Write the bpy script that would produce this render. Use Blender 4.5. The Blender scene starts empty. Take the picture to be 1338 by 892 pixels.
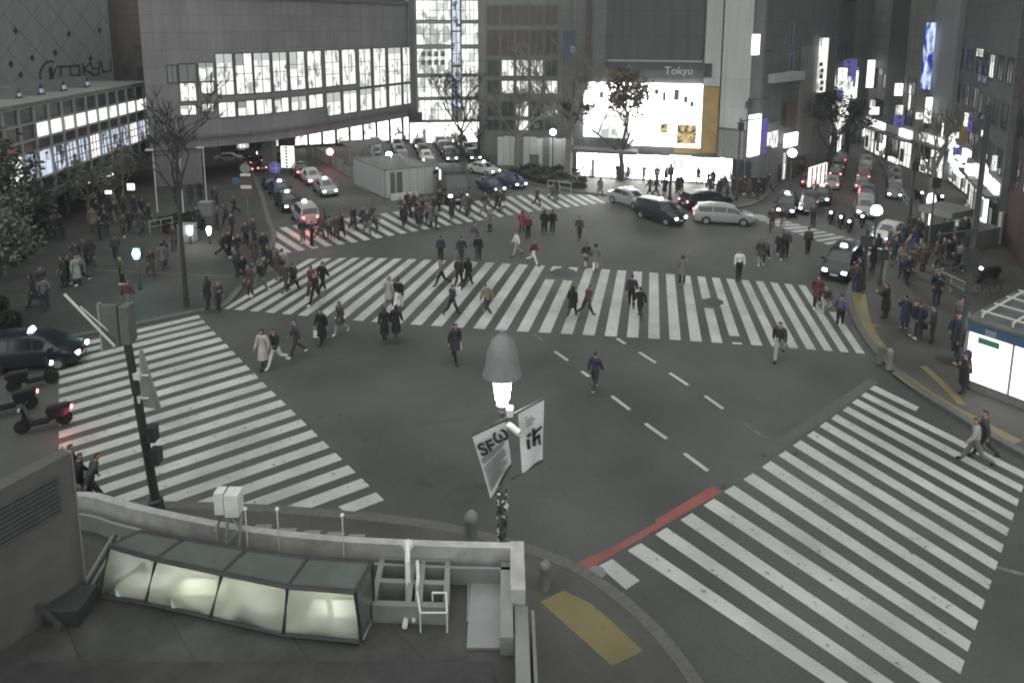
import bpy, math, random
from mathutils import Vector, Matrix
random.seed(7)
sc = bpy.context.scene
COL = sc.collection
R = math.radians

# ------------------------------------------------------------------ camera
CF, CX, CY, YH, CH = 898.0, 660.0, 180.0, 35.0, 14.0     # focal px, principal point, horizon row, eye height (photo 1338x892)
TH = math.atan((CY - YH) / CF)
cam_d = bpy.data.cameras.new('camera'); cam = bpy.data.objects.new('camera', cam_d); COL.objects.link(cam)
cam.location = (0, 0, CH); cam.rotation_euler = (math.pi / 2 - TH, 0, 0)
cam_d.sensor_fit = 'HORIZONTAL'; cam_d.sensor_width = 36; cam_d.lens = CF / 1338 * 36
cam_d.shift_x = (669 - CX) / 1338; cam_d.shift_y = (CY - 446) / 1338
cam_d.clip_start = 0.1; cam_d.clip_end = 2000
sc.camera = cam

# ------------------------------------------------------------------ night sky, city-glow key light, exposure
SUN_EL, SUN_AZ = 50, 195
w = bpy.data.worlds.new('World'); sc.world = w; w.use_nodes = True
nt = w.node_tree; nt.nodes.clear()
sky = nt.nodes.new('ShaderNodeTexSky'); sky.sky_type = 'NISHITA'; sky.sun_disc = False
sky.sun_elevation = R(SUN_EL); sky.sun_rotation = R(SUN_AZ)
hs = nt.nodes.new('ShaderNodeHueSaturation'); hs.inputs['Saturation'].default_value = 0.25
bg = nt.nodes.new('ShaderNodeBackground'); bg.inputs['Strength'].default_value = 0.009
wo = nt.nodes.new('ShaderNodeOutputWorld')
nt.links.new(sky.outputs[0], hs.inputs['Color']); nt.links.new(hs.outputs[0], bg.inputs['Color']); nt.links.new(bg.outputs[0], wo.inputs[0])
sd = bpy.data.lights.new('city_glow', 'SUN'); sd.energy = 4.1; sd.angle = R(150); sd.color = (.975, 1, .962)
so = bpy.data.objects.new('city_glow', sd); COL.objects.link(so)
so.rotation_euler = (R(90 - SUN_EL), 0, R(180 - SUN_AZ))
sc.view_settings.view_transform = 'Standard'; sc.view_settings.look = 'None'
sc.view_settings.exposure = 0; sc.view_settings.gamma = 1; sc.view_settings.use_curve_mapping = False
sc.render.engine = 'CYCLES'
sc.cycles.use_denoising = True
sc.cycles.max_bounces = 5; sc.cycles.diffuse_bounces = 2; sc.cycles.glossy_bounces = 3; sc.cycles.transparent_max_bounces = 6
sc.cycles.sample_clamp_indirect = 4
sc.cycles.filter_width = 2.0

# ------------------------------------------------------------------ pixel -> place
_f = Vector((0, math.cos(TH), -math.sin(TH))); _u = Vector((0, math.sin(TH), math.cos(TH))); _o = Vector((0, 0, CH))
def ray(u, v): return _f + Vector((1, 0, 0)) * ((u - CX) / CF) - _u * ((v - CY) / CF)
def G(u, v, z=0.0):
    d = ray(u, v); return _o + d * ((z - CH) / d.z)
def proj(p):
    q = Vector(p) - _o; c = q.dot(_f); return CX + CF * q.x / c, CY - CF * q.dot(_u) / c
def zat(p, v):                                   # height over ground point p that shows at row v
    lo, hi = -5.0, 60.0
    for _ in range(50):
        m = (lo + hi) / 2
        if proj((p[0], p[1], m))[1] > v: lo = m
        else: hi = m
    return lo

class FR:                                        # a vertical facade plane: x along it, y away from the camera side, z up
    def __init__(s, p0, p1, z=0):
        s.o = Vector((p0[0], p0[1], z)); d = Vector((p1[0] - p0[0], p1[1] - p0[1], 0)); s.L = d.length
        s.x = d.normalized(); s.y = Vector((-s.x.y, s.x.x, 0)); s.a = math.atan2(s.x.y, s.x.x)
    def pt(s, x, y, z): return s.o + s.x * x + s.y * y + Vector((0, 0, z))
    def px(s, u, v, y=0):
        d = ray(u, v); q = s.o + s.y * y - _o; t = q.dot(s.y) / d.dot(s.y); h = _o + d * t - s.o
        return h.dot(s.x), h.z
    def rect(s, u0, v0, u1, v1, y=0):            # pixel rectangle -> x0,x1,z0,z1 on the facade
        m = (u0 + u1) / 2
        a = s.px(u0, (v0 + v1) / 2, y)[0]; b = s.px(u1, (v0 + v1) / 2, y)[0]
        return a, b, s.px(m, v1, y)[1], s.px(m, v0, y)[1]

# ------------------------------------------------------------------ mesh builder (world coordinates)
ROOTM = {}
class MB:
    def __init__(s): s.v = []; s.f = []; s.m = []
    def add(s, vs, fs, mi=0):
        n = len(s.v); s.v += [tuple(p) for p in vs]; s.f += [tuple(i + n for i in f) for f in fs]; s.m += [mi] * len(fs)
        return s
    def hexa(s, c, mi=0):                        # 4 bottom then 4 top corners, counter-clockwise
        return s.add(c, [(3, 2, 1, 0), (4, 5, 6, 7), (0, 1, 5, 4), (1, 2, 6, 5), (2, 3, 7, 6), (3, 0, 4, 7)], mi)
    def box(s, x0, x1, y0, y1, z0, z1, mi=0):
        return s.hexa([(x0, y0, z0), (x1, y0, z0), (x1, y1, z0), (x0, y1, z0), (x0, y0, z1), (x1, y0, z1), (x1, y1, z1), (x0, y1, z1)], mi)
    def fbox(s, fr, x0, x1, y0, y1, z0, z1, mi=0):
        p = fr.pt
        return s.hexa([p(x0, y0, z0), p(x1, y0, z0), p(x1, y1, z0), p(x0, y1, z0), p(x0, y0, z1), p(x1, y0, z1), p(x1, y1, z1), p(x0, y1, z1)], mi)
    def prism(s, pts, z0, z1, mi=0):
        n = len(pts)
        a = sum(pts[i][0] * pts[(i + 1) % n][1] - pts[(i + 1) % n][0] * pts[i][1] for i in range(n))
        if a < 0: pts = pts[::-1]
        vs = [(p[0], p[1], z0) for p in pts] + [(p[0], p[1], z1) for p in pts]
        return s.add(vs, [tuple(range(n - 1, -1, -1)), tuple(range(n, 2 * n))] + [(i, (i + 1) % n, n + (i + 1) % n, n + i) for i in range(n)], mi)
    def tube(s, pts, rad, n=6, mi=0):
        pts = [Vector(p) for p in pts]
        if not isinstance(rad, (list, tuple)): rad = [rad] * len(pts)
        vs = []; fs = []
        for i, p in enumerate(pts):
            d = (pts[min(i + 1, len(pts) - 1)] - pts[max(i - 1, 0)])
            if d.length < 1e-9: d = Vector((0, 0, 1))
            d.normalize()
            a = d.cross(Vector((0, 0, 1)) if abs(d.z) < .9 else Vector((1, 0, 0))).normalized(); b = d.cross(a)
            for k in range(n):
                t = 2 * math.pi * k / n; vs.append(p + (a * math.cos(t) + b * math.sin(t)) * rad[i])
        for i in range(len(pts) - 1):
            for k in range(n):
                fs.append((i * n + k, i * n + (k + 1) % n, (i + 1) * n + (k + 1) % n, (i + 1) * n + k))
        fs.append(tuple(range(n - 1, -1, -1))); fs.append(tuple(range((len(pts) - 1) * n, len(pts) * n)))
        return s.add(vs, fs, mi)
    def lathe(s, c, prof, n=16, mi=0, axis='z'):
        vs = []
        for r, h in prof:
            for k in range(n):
                t = 2 * math.pi * k / n; a, b = r * math.cos(t), r * math.sin(t)
                vs.append((c[0] + a, c[1] + b, c[2] + h) if axis == 'z' else (c[0] + a, c[1] + h, c[2] - b) if axis == 'y' else (c[0] + h, c[1] + a, c[2] + b))
        m = len(prof)
        fs = [(i * n + k, i * n + (k + 1) % n, (i + 1) * n + (k + 1) % n, (i + 1) * n + k) for i in range(m - 1) for k in range(n)]
        fs += [tuple(range(n - 1, -1, -1)), tuple(range((m - 1) * n, m * n))]
        return s.add(vs, fs, mi)
    def ball(s, c, r, n=10, m=6, mi=0, sz=1.0):
        return s.lathe(c, [(max(1e-4, r * math.sin(math.pi * i / m)), -r * sz * math.cos(math.pi * i / m)) for i in range(m + 1)], n, mi)
    def build(s, name, mats, parent=None, smooth=False, sharp=40):
        me = bpy.data.meshes.new(name)
        vs = s.v
        root = parent
        while root is not None and root.parent is not None: root = root.parent
        if root is not None and root.name in ROOTM:
            inv = ROOTM[root.name]; vs = [tuple(inv @ Vector(p)) for p in vs]
        me.from_pydata(vs, [], s.f)
        if not isinstance(mats, (list, tuple)): mats = [mats]
        for m in mats: me.materials.append(m)
        me.polygons.foreach_set('material_index', s.m)
        if smooth:
            me.polygons.foreach_set('use_smooth', [True] * len(me.polygons)); me.set_sharp_from_angle(angle=R(sharp))
        me.validate(); me.update()
        o = bpy.data.objects.new(name, me); COL.objects.link(o)
        if parent is not None: o.parent = parent
        return o

LAB = []
def tag(o, label=None, cat=None, group=None, kind=None, auto=None):
    if label: o['label'] = label
    if cat: o['category'] = cat
    if group: o['group'] = group
    if kind: o['kind'] = kind
    if auto is not None: LAB.append((o, label, auto))        # the label gets its order from the left if it repeats
    return o
def empty(name, loc=(0, 0, 0), rz=0.0):
    o = bpy.data.objects.new(name, None); COL.objects.link(o); o.location = loc; o.rotation_euler = (0, 0, rz); o.empty_display_size = .2
    ROOTM[o.name] = (Matrix.Translation(Vector(loc)) @ Matrix.Rotation(rz, 4, 'Z')).inverted()
    return o
def struct(o): o['kind'] = 'structure'; return o
def copy_tree(o, parent=None):
    c = o.copy(); COL.objects.link(c)
    if parent is not None: c.parent = parent
    for ch in KIDS.get(o.name, list(o.children)): copy_tree(ch, c)
    return c
KIDS = {}
def setmat(o, m, slot=0):
    o.material_slots[slot].link = 'OBJECT'; o.material_slots[slot].material = m

# ------------------------------------------------------------------ materials
def _new(name):
    m = bpy.data.materials.new(name); m.use_nodes = True; t = m.node_tree; t.nodes.clear()
    out = t.nodes.new('ShaderNodeOutputMaterial'); return m, t, out
def mat(name, c, rough=.7, metal=0.0, var=.18, scale=3.0, bump=0.0, bscale=40., spec=.4, c2=None, lo=.35, hi=.7):
    m, t, out = _new(name); N = t.nodes.new; Lk = t.links.new
    p = N('ShaderNodeBsdfPrincipled'); p.inputs['Roughness'].default_value = rough; p.inputs['Metallic'].default_value = metal
    p.inputs['Specular IOR Level'].default_value = spec
    tc = N('ShaderNodeTexCoord'); no = N('ShaderNodeTexNoise'); no.inputs['Scale'].default_value = scale; no.inputs['Detail'].default_value = 6
    no.inputs['Roughness'].default_value = .65
    rp = N('ShaderNodeValToRGB'); rp.color_ramp.elements[0].position = lo; rp.color_ramp.elements[1].position = hi
    a = [x * (1 - var) for x in c]; b = [min(1, x * (1 + var)) for x in c] if c2 is None else c2
    rp.color_ramp.elements[0].color = (*a, 1); rp.color_ramp.elements[1].color = (*b, 1)
    Lk(tc.outputs['Object'], no.inputs['Vector']); Lk(no.outputs['Fac'], rp.inputs['Fac']); Lk(rp.outputs['Color'], p.inputs['Base Color'])
    if bump:
        n2 = N('ShaderNodeTexNoise'); n2.inputs['Scale'].default_value = bscale; n2.inputs['Detail'].default_value = 3
        bm = N('ShaderNodeBump'); bm.inputs['Strength'].default_value = bump; bm.inputs['Distance'].default_value = .02
        Lk(tc.outputs['Object'], n2.inputs['Vector']); Lk(n2.outputs['Fac'], bm.inputs['Height']); Lk(bm.outputs[0], p.inputs['Normal'])
    Lk(p.outputs[0], out.inputs[0]); return m
def glow(name, c, s, c2=None, s2=None, scale=(1.5, 1.5, 1.5), lo=.4, hi=.6, sample=True, detail=3):
    m, t, out = _new(name); N = t.nodes.new; Lk = t.links.new
    e = N('ShaderNodeEmission'); e.inputs['Strength'].default_value = 1
    if c2 is None:
        e.inputs['Color'].default_value = (*c, 1); e.inputs['Strength'].default_value = s
    else:
        tc = N('ShaderNodeTexCoord'); mp = N('ShaderNodeMapping'); mp.inputs['Scale'].default_value = scale
        no = N('ShaderNodeTexNoise'); no.inputs['Scale'].default_value = 1; no.inputs['Detail'].default_value = detail
        rp = N('ShaderNodeValToRGB'); rp.color_ramp.elements[0].position = lo; rp.color_ramp.elements[1].position = hi
        k = max(s, s2)
        rp.color_ramp.elements[0].color = (*[x * s2 / k for x in c2], 1); rp.color_ramp.elements[1].color = (*[x * s / k for x in c], 1)
        e.inputs['Strength'].default_value = k
        Lk(tc.outputs['Object'], mp.inputs[0]); Lk(mp.outputs[0], no.inputs['Vector']); Lk(no.outputs['Fac'], rp.inputs['Fac']); Lk(rp.outputs['Color'], e.inputs['Color'])
    Lk(e.outputs[0], out.inputs[0])
    m.cycles.emission_sampling = 'AUTO' if sample else 'NONE'
    return m
def inter(name, c, s, c2, s2, scale, lo=.25, hi=.6):   # a lit interior behind glass, painted as emission in random bright and dim blocks
    m, t, out = _new(name); N = t.nodes.new; Lk = t.links.new
    tc = N('ShaderNodeTexCoord'); mp = N('ShaderNodeMapping'); mp.inputs['Scale'].default_value = scale
    v = N('ShaderNodeTexVoronoi'); v.distance = 'CHEBYCHEV'; v.inputs['Scale'].default_value = 1.0
    v2 = N('ShaderNodeTexVoronoi'); v2.distance = 'CHEBYCHEV'; v2.inputs['Scale'].default_value = 2.7
    sp = N('ShaderNodeSeparateColor'); sp2 = N('ShaderNodeSeparateColor')
    mx = N('ShaderNodeMath'); mx.operation = 'MULTIPLY_ADD'; mx.inputs[1].default_value = .62
    m2 = N('ShaderNodeMath'); m2.operation = 'MULTIPLY'; m2.inputs[1].default_value = .38
    rp = N('ShaderNodeValToRGB'); rp.color_ramp.elements[0].position = lo; rp.color_ramp.elements[1].position = hi
    k = max(s, s2); rp.color_ramp.elements[0].color = (*[x * s2 / k for x in c2], 1); rp.color_ramp.elements[1].color = (*[x * s / k for x in c], 1)
    e = N('ShaderNodeEmission'); e.inputs['Strength'].default_value = k
    Lk(tc.outputs['Object'], mp.inputs[0]); Lk(mp.outputs[0], v.inputs['Vector']); Lk(mp.outputs[0], v2.inputs['Vector'])
    Lk(v.outputs['Color'], sp.inputs[0]); Lk(v2.outputs['Color'], sp2.inputs[0]); Lk(sp2.outputs[0], m2.inputs[0]); Lk(sp.outputs[0], mx.inputs[0]); Lk(m2.outputs[0], mx.inputs[2])
    Lk(mx.outputs[0], rp.inputs['Fac']); Lk(rp.outputs['Color'], e.inputs['Color']); Lk(e.outputs[0], out.inputs[0]); return m
def asphalt_mat():
    m, t, out = _new('asphalt'); N = t.nodes.new; Lk = t.links.new
    p = N('ShaderNodeBsdfPrincipled'); p.inputs['Roughness'].default_value = .72; p.inputs['Specular IOR Level'].default_value = .35
    tc = N('ShaderNodeTexCoord')
    a = N('ShaderNodeTexNoise'); a.inputs['Scale'].default_value = .16; a.inputs['Detail'].default_value = 5
    b = N('ShaderNodeTexNoise'); b.inputs['Scale'].default_value = 14; b.inputs['Detail'].default_value = 5; b.inputs['Roughness'].default_value = .75
    v = N('ShaderNodeTexVoronoi'); v.inputs['Scale'].default_value = .35; v.feature = 'DISTANCE_TO_EDGE'
    r1 = N('ShaderNodeValToRGB'); r1.color_ramp.elements[0].color = (.050, .052, .049, 1); r1.color_ramp.elements[1].color = (.093, .095, .090, 1)
    r1.color_ramp.elements[0].position = .35; r1.color_ramp.elements[1].position = .68
    r2 = N('ShaderNodeValToRGB'); r2.color_ramp.elements[0].color = (.78, .78, .78, 1); r2.color_ramp.elements[1].color = (1.15, 1.15, 1.15, 1)
    r2.color_ramp.elements[0].position = .3; r2.color_ramp.elements[1].position = .7
    r3 = N('ShaderNodeValToRGB'); r3.color_ramp.elements[0].color = (.72, .72, .72, 1); r3.color_ramp.elements[1].color = (1, 1, 1, 1); r3.color_ramp.elements[1].position = .012
    x1 = N('ShaderNodeMix'); x1.data_type = 'RGBA'; x1.blend_type = 'MULTIPLY'; x1.inputs[0].default_value = 1
    x2 = N('ShaderNodeMix'); x2.data_type = 'RGBA'; x2.blend_type = 'MULTIPLY'; x2.inputs[0].default_value = .35
    for n in (a, b, v): Lk(tc.outputs['Object'], n.inputs['Vector'])
    Lk(a.outputs['Fac'], r1.inputs[0]); Lk(b.outputs['Fac'], r2.inputs[0]); Lk(v.outputs['Distance'], r3.inputs[0])
    Lk(r1.outputs[0], x1.inputs[6]); Lk(r2.outputs[0], x1.inputs[7]); Lk(x1.outputs[2], x2.inputs[6]); Lk(r3.outputs[0], x2.inputs[7])
    bm = N('ShaderNodeBump'); bm.inputs['Strength'].default_value = .25; bm.inputs['Distance'].default_value = .01
    Lk(b.outputs['Fac'], bm.inputs['Height']); Lk(bm.outputs[0], p.inputs['Normal'])
    Lk(x2.outputs[2], p.inputs['Base Color']); Lk(p.outputs[0], out.inputs[0]); return m
def paint_mat(name, c, wearc, thr=.64, spots=True):
    m, t, out = _new(name); N = t.nodes.new; Lk = t.links.new
    p = N('ShaderNodeBsdfPrincipled'); p.inputs['Roughness'].default_value = .65
    tc = N('ShaderNodeTexCoord')
    a = N('ShaderNodeTexNoise'); a.inputs['Scale'].default_value = 4.5; a.inputs['Detail'].default_value = 7; a.inputs['Roughness'].default_value = .72
    b = N('ShaderNodeTexNoise'); b.inputs['Scale'].default_value = .5; b.inputs['Detail'].default_value = 4
    r1 = N('ShaderNodeValToRGB'); r1.color_ramp.elements[0].position = thr; r1.color_ramp.elements[1].position = thr + .05
    r1.color_ramp.elements[0].color = (0, 0, 0, 1)
    r2 = N('ShaderNodeValToRGB'); r2.color_ramp.elements[0].position = .3; r2.color_ramp.elements[1].position = .7
    r2.color_ramp.elements[0].color = (*[x * .68 for x in c], 1); r2.color_ramp.elements[1].color = (*[min(1, x * 1.08) for x in c], 1)
    x = N('ShaderNodeMix'); x.data_type = 'RGBA'; x.inputs[7].default_value = (*wearc, 1)
    for n in (a, b): Lk(tc.outputs['Object'], n.inputs['Vector'])
    Lk(a.outputs['Fac'], r1.inputs[0]); Lk(b.outputs['Fac'], r2.inputs[0]); Lk(r1.outputs[0], x.inputs[0]); Lk(r2.outputs[0], x.inputs[6])
    Lk(x.outputs[2], p.inputs['Base Color']); Lk(p.outputs[0], out.inputs[0]); return m
def lantern_glass():
    m, t, out = _new('lantern_glass'); N = t.nodes.new; Lk = t.links.new
    g = N('ShaderNodeBsdfGlossy'); g.inputs['Roughness'].default_value = .08; g.inputs['Color'].default_value = (.8, .85, .82, 1)
    tr = N('ShaderNodeBsdfTransparent'); tr.inputs['Color'].default_value = (.86, .90, .86, 1); x = N('ShaderNodeMixShader'); x.inputs[0].default_value = .14
    tl = N('ShaderNodeBsdfTranslucent'); tl.inputs['Color'].default_value = (.9, .93, .88, 1); y = N('ShaderNodeMixShader'); y.inputs[0].default_value = .30; Lk(tr.outputs[0], y.inputs[1]); Lk(tl.outputs[0], y.inputs[2])
    Lk(y.outputs[0], x.inputs[1]); Lk(g.outputs[0], x.inputs[2]); Lk(x.outputs[0], out.inputs[0]); return m
def clad(name, c, w=1.5, h=1.1, rough=.7, joint=.55, var=.07, stain=.22, spec=.35):   # panel cladding: joints, odd panels, rain streaks
    m, t, out = _new(name); N = t.nodes.new; Lk = t.links.new
    p = N('ShaderNodeBsdfPrincipled'); p.inputs['Roughness'].default_value = rough; p.inputs['Specular IOR Level'].default_value = spec
    tc = N('ShaderNodeTexCoord'); sx = N('ShaderNodeSeparateXYZ'); ad = N('ShaderNodeMath'); cb = N('ShaderNodeCombineXYZ')
    br = N('ShaderNodeTexBrick'); br.offset = 0; br.inputs['Scale'].default_value = 1; br.inputs['Brick Width'].default_value = w; br.inputs['Row Height'].default_value = h; br.inputs['Mortar Size'].default_value = .022; br.inputs['Mortar Smooth'].default_value = .3
    br.inputs['Color1'].default_value = (*[x * (1 - var) for x in c], 1); br.inputs['Color2'].default_value = (*[x * (1 + var) for x in c], 1); br.inputs['Mortar'].default_value = (*[x * joint for x in c], 1)
    mp = N('ShaderNodeMapping'); mp.inputs['Scale'].default_value = (1.3, 1.3, .12); no = N('ShaderNodeTexNoise'); no.inputs['Scale'].default_value = 1.2; no.inputs['Detail'].default_value = 6; no.inputs['Roughness'].default_value = .65
    r = N('ShaderNodeValToRGB'); r.color_ramp.elements[0].position = .3; r.color_ramp.elements[1].position = .7; r.color_ramp.elements[0].color = (1 - stain,) * 3 + (1,); r.color_ramp.elements[1].color = (1 + stain * .6,) * 3 + (1,)
    x = N('ShaderNodeMix'); x.data_type = 'RGBA'; x.blend_type = 'MULTIPLY'; x.inputs[0].default_value = 1
    Lk(tc.outputs['Object'], sx.inputs[0]); Lk(sx.outputs[0], ad.inputs[0]); Lk(sx.outputs[1], ad.inputs[1]); Lk(ad.outputs[0], cb.inputs[0]); Lk(sx.outputs[2], cb.inputs[1]); Lk(cb.outputs[0], br.inputs['Vector'])
    Lk(tc.outputs['Object'], mp.inputs[0]); Lk(mp.outputs[0], no.inputs['Vector']); Lk(no.outputs['Fac'], r.inputs[0]); Lk(br.outputs['Color'], x.inputs[6]); Lk(r.outputs[0], x.inputs[7])
    Lk(x.outputs[2], p.inputs['Base Color']); Lk(p.outputs[0], out.inputs[0]); return m
def paving_mat(name, c):
    m, t, out = _new(name); N = t.nodes.new; Lk = t.links.new
    p = N('ShaderNodeBsdfPrincipled'); p.inputs['Roughness'].default_value = .75; p.inputs['Specular IOR Level'].default_value = .3
    tc = N('ShaderNodeTexCoord'); mp = N('ShaderNodeMapping'); mp.inputs['Rotation'].default_value = (0, 0, R(38))
    br = N('ShaderNodeTexBrick'); br.inputs['Scale'].default_value = 1.6; br.inputs['Mortar Size'].default_value = .012
    br.inputs['Color1'].default_value = (*[x * .95 for x in c], 1); br.inputs['Color2'].default_value = (*[x * 1.05 for x in c], 1); br.inputs['Mortar'].default_value = (*[x * .86 for x in c], 1)
    no = N('ShaderNodeTexNoise'); no.inputs['Scale'].default_value = .4; no.inputs['Detail'].default_value = 6
    r = N('ShaderNodeValToRGB'); r.color_ramp.elements[0].color = (.7, .7, .7, 1); r.color_ramp.elements[1].color = (1.2, 1.2, 1.2, 1); r.color_ramp.elements[0].position = .3; r.color_ramp.elements[1].position = .7
    x = N('ShaderNodeMix'); x.data_type = 'RGBA'; x.blend_type = 'MULTIPLY'; x.inputs[0].default_value = 1
    Lk(tc.outputs['Object'], mp.inputs[0]); Lk(mp.outputs[0], br.inputs['Vector']); Lk(tc.outputs['Object'], no.inputs['Vector']); Lk(no.outputs['Fac'], r.inputs[0])
    Lk(br.outputs['Color'], x.inputs[6]); Lk(r.outputs[0], x.inputs[7]); Lk(x.outputs[2], p.inputs['Base Color']); Lk(p.outputs[0], out.inputs[0]); return m

M = {}
M['asphalt'] = asphalt_mat()
M['white_line'] = paint_mat('white_line', (.43, .435, .415), (.13, .13, .125), .59)
M['red_line'] = paint_mat('red_line', (.23, .075, .068), (.12, .07, .065), .6)
M['yellow_tile'] = paint_mat('yellow_tile', (.17, .148, .065), (.12, .105, .06), .58)
M['faint_line'] = paint_mat('faint_line', (.15, .15, .14), (.08, .08, .078), .5)
M['paving'] = paving_mat('paving', (.049, .050, .048))
M['paving_warm'] = paving_mat('paving_warm', (.070, .068, .062))
M['worn_strip'] = mat('worn_strip', (.088, .09, .086), .75, var=.15, scale=3)
M['kerb'] = mat('kerb_stone', (.10, .10, .095), .8, scale=6, bump=.3)
M['concrete'] = clad('concrete', (.17, .175, .168), 1.8, 1.3)
M['dark_concrete'] = clad('dark_concrete', (.115, .117, .122), 1.6, 1.2)
M['bridge_clad'] = clad('bridge_clad', (.175, .17, .182), 2.4, 1.5, .5)
M['black_clad'] = clad('black_clad', (.072, .072, .076), 1.4, 2.2)
M['pale_panel'] = clad('pale_panel', (.34, .355, .35), 1.8, 2.4, .6, .7, .04, .15)
M['mid_panel'] = clad('mid_panel', (.20, .215, .212), 30, 30, .6, .9, .02, .15)
M['hoarding'] = mat('hoarding', (.40, .41, .395), .55, var=.1, scale=.8)
M['brown_clad'] = clad('brown_clad', (.10, .082, .075), 1.2, .8)
M['red_clad'] = clad('red_clad', (.085, .06, .056), 1.2, 1.0)
M['wood_clad'] = mat('wood_clad', (.30, .21, .075), .6, var=.2, scale=1.2)
M['blue_banner'] = mat('blue_banner', (.05, .10, .17), .7)
M['dark_glass'] = mat('dark_glass', (.035, .038, .045), .18, var=.3, scale=.6, spec=.6)
M['brownglass'] = mat('brown_glass', (.07, .058, .055), .25, var=.3, scale=.6, spec=.5)
M['green_glass'] = mat('green_glass', (.05, .065, .055), .2, var=.35, scale=.8, spec=.6)
M['mullion'] = mat('mullion', (.26, .27, .26), .5, var=.08)
M['mullion_dark'] = mat('mullion_dark', (.035, .035, .04), .5)
M['lantern_glass'] = lantern_glass()
M['steel'] = mat('steel', (.21, .21, .205), .3, metal=.6, var=.12, scale=2)
M['grey_paint'] = mat('grey_paint', (.17, .175, .17), .5, var=.1)
M['dark_metal'] = mat('dark_metal', (.035, .036, .038), .5, var=.2)
M['pole_grey'] = mat('pole_grey', (.11, .115, .11), .5)
M['white_metal'] = mat('white_metal', (.55, .56, .53), .5, var=.1, scale=4)
M['white_sheet'] = mat('white_sheet', (.52, .53, .54), .8, var=.06, scale=5)
M['black_ink'] = mat('black_ink', (.025, .025, .028), .8)
M['tar_roof'] = mat('tar_roof', (.035, .035, .035), .85, var=.35, scale=1.5, bump=.3)
M['roof_grey'] = clad('roof_grey', (.056, .057, .055), 1.9, 30, .75, .6, .1, .4)
M['roof_edge'] = mat('roof_edge', (.32, .32, .30), .6, var=.22, scale=2.5)
M['bark'] = mat('bark', (.15, .145, .135), .9, var=.3, scale=6, bump=.4)
M['bark_dark'] = mat('bark_dark', (.045, .043, .041), .9, var=.3, scale=6, bump=.4)
M['leaf_dark'] = mat('leaf_dark', (.034, .04, .032), .7, var=.5, scale=1.2)
M['leaf_mid'] = mat('leaf_mid', (.10, .108, .09), .7, var=.5, scale=1.2)
M['leaf_autumn'] = mat('leaf_autumn', (.10, .088, .058), .7, var=.5, scale=1.4)
M['hedge'] = mat('hedge', (.024, .027, .022), .8, var=.5, scale=2)
M['signal_green'] = glow('signal_green', (.35, 1, .88), 22)
M['signal_red'] = glow('signal_red', (1, .30, .28), 12)
M['lamp_white'] = glow('lamp_white', (1, 1, 1), 30)
M['head_on'] = glow('head_on', (.93, .95, 1), 14, sample=False)
M['head_off'] = mat('head_off', (.35, .36, .38), .25, var=.05)
M['tail_on'] = glow('tail_on', (1, .25, .27), 5, sample=False)
M['tail_off'] = mat('tail_off', (.16, .02, .02), .3)
M['roof_on'] = glow('roof_on', (.95, .95, 1), 4, sample=False)
M['lit_white'] = inter('lit_white', (1, 1, .97), 1.5, (.55, .6, .56), .9, (.7, .7, .4))
M['lit_store'] = inter('lit_store', (1, 1, .97), 20, (.25, .26, .24), 2.5, (.8, .8, .5), .12, .3)
M['store_sign'] = glow('store_sign', (1, 1, .98), 7)
M['lit_shop'] = inter('lit_shop', (1, 1, .97), 3, (.20, .21, .19), .9, (.8, .8, .5), .12, .3)
M['lit_sign'] = glow('lit_sign', (1, 1, .98), 2.2)
M['lit_office'] = inter('lit_office', (1, 1, .95), 1.2, (.36, .39, .38), .9, (1.6, 1.6, .6), .10, .42)
M['lit_office2'] = inter('lit_office2', (1, 1, .95), 1.15, (.30, .33, .32), .8, (2.4, 2.4, .8), .12, .45)
M['lit_blue'] = inter('lit_blue', (.80, .88, 1), .95, (.10, .12, .16), .7, (1.6, 1.6, .7))
M['lit_plain'] = glow('lit_plain', (1, 1, .97), 1.5)
M['blue_board'] = glow('blue_board', (.62, .75, 1), 1.3, (.04, .05, .42), .8, (1.6, 1.6, .7), .42, .58, detail=5)
M['violet_board'] = glow('violet_board', (.20, .18, .55), .55)
M['skylight'] = glow('skylight', (.84, .90, .74), .55, (.24, .28, .22), .42, (.7, .7, 1.9), .38, .60)
M['skin'] = mat('skin', (.33, .22, .17), .6, var=.05)
M['glass_top'] = mat('glass_top', (.10, .115, .105), .12, var=.15, scale=1.5, spec=.7)
# ================================================================== GROUND
def sheet(name, polys, m, z, mi=None):
    b = MB()
    for poly in polys:
        ps = [Vector((p[0], p[1])) for p in poly]; n = len(ps)
        a = sum(ps[i].x * ps[(i + 1) % n].y - ps[(i + 1) % n].x * ps[i].y for i in range(n))
        if a < 0: ps = ps[::-1]
        b.add([(p.x, p.y, z) for p in ps], [tuple(range(n))])
    return struct(b.build(name, m))
gnd = MB(); gnd.add([(-900, -200, 0), (900, -200, 0), (900, 1500, 0), (-900, 1500, 0)], [(0, 1, 2, 3)])
struct(gnd.build('ground', M['asphalt']))

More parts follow.
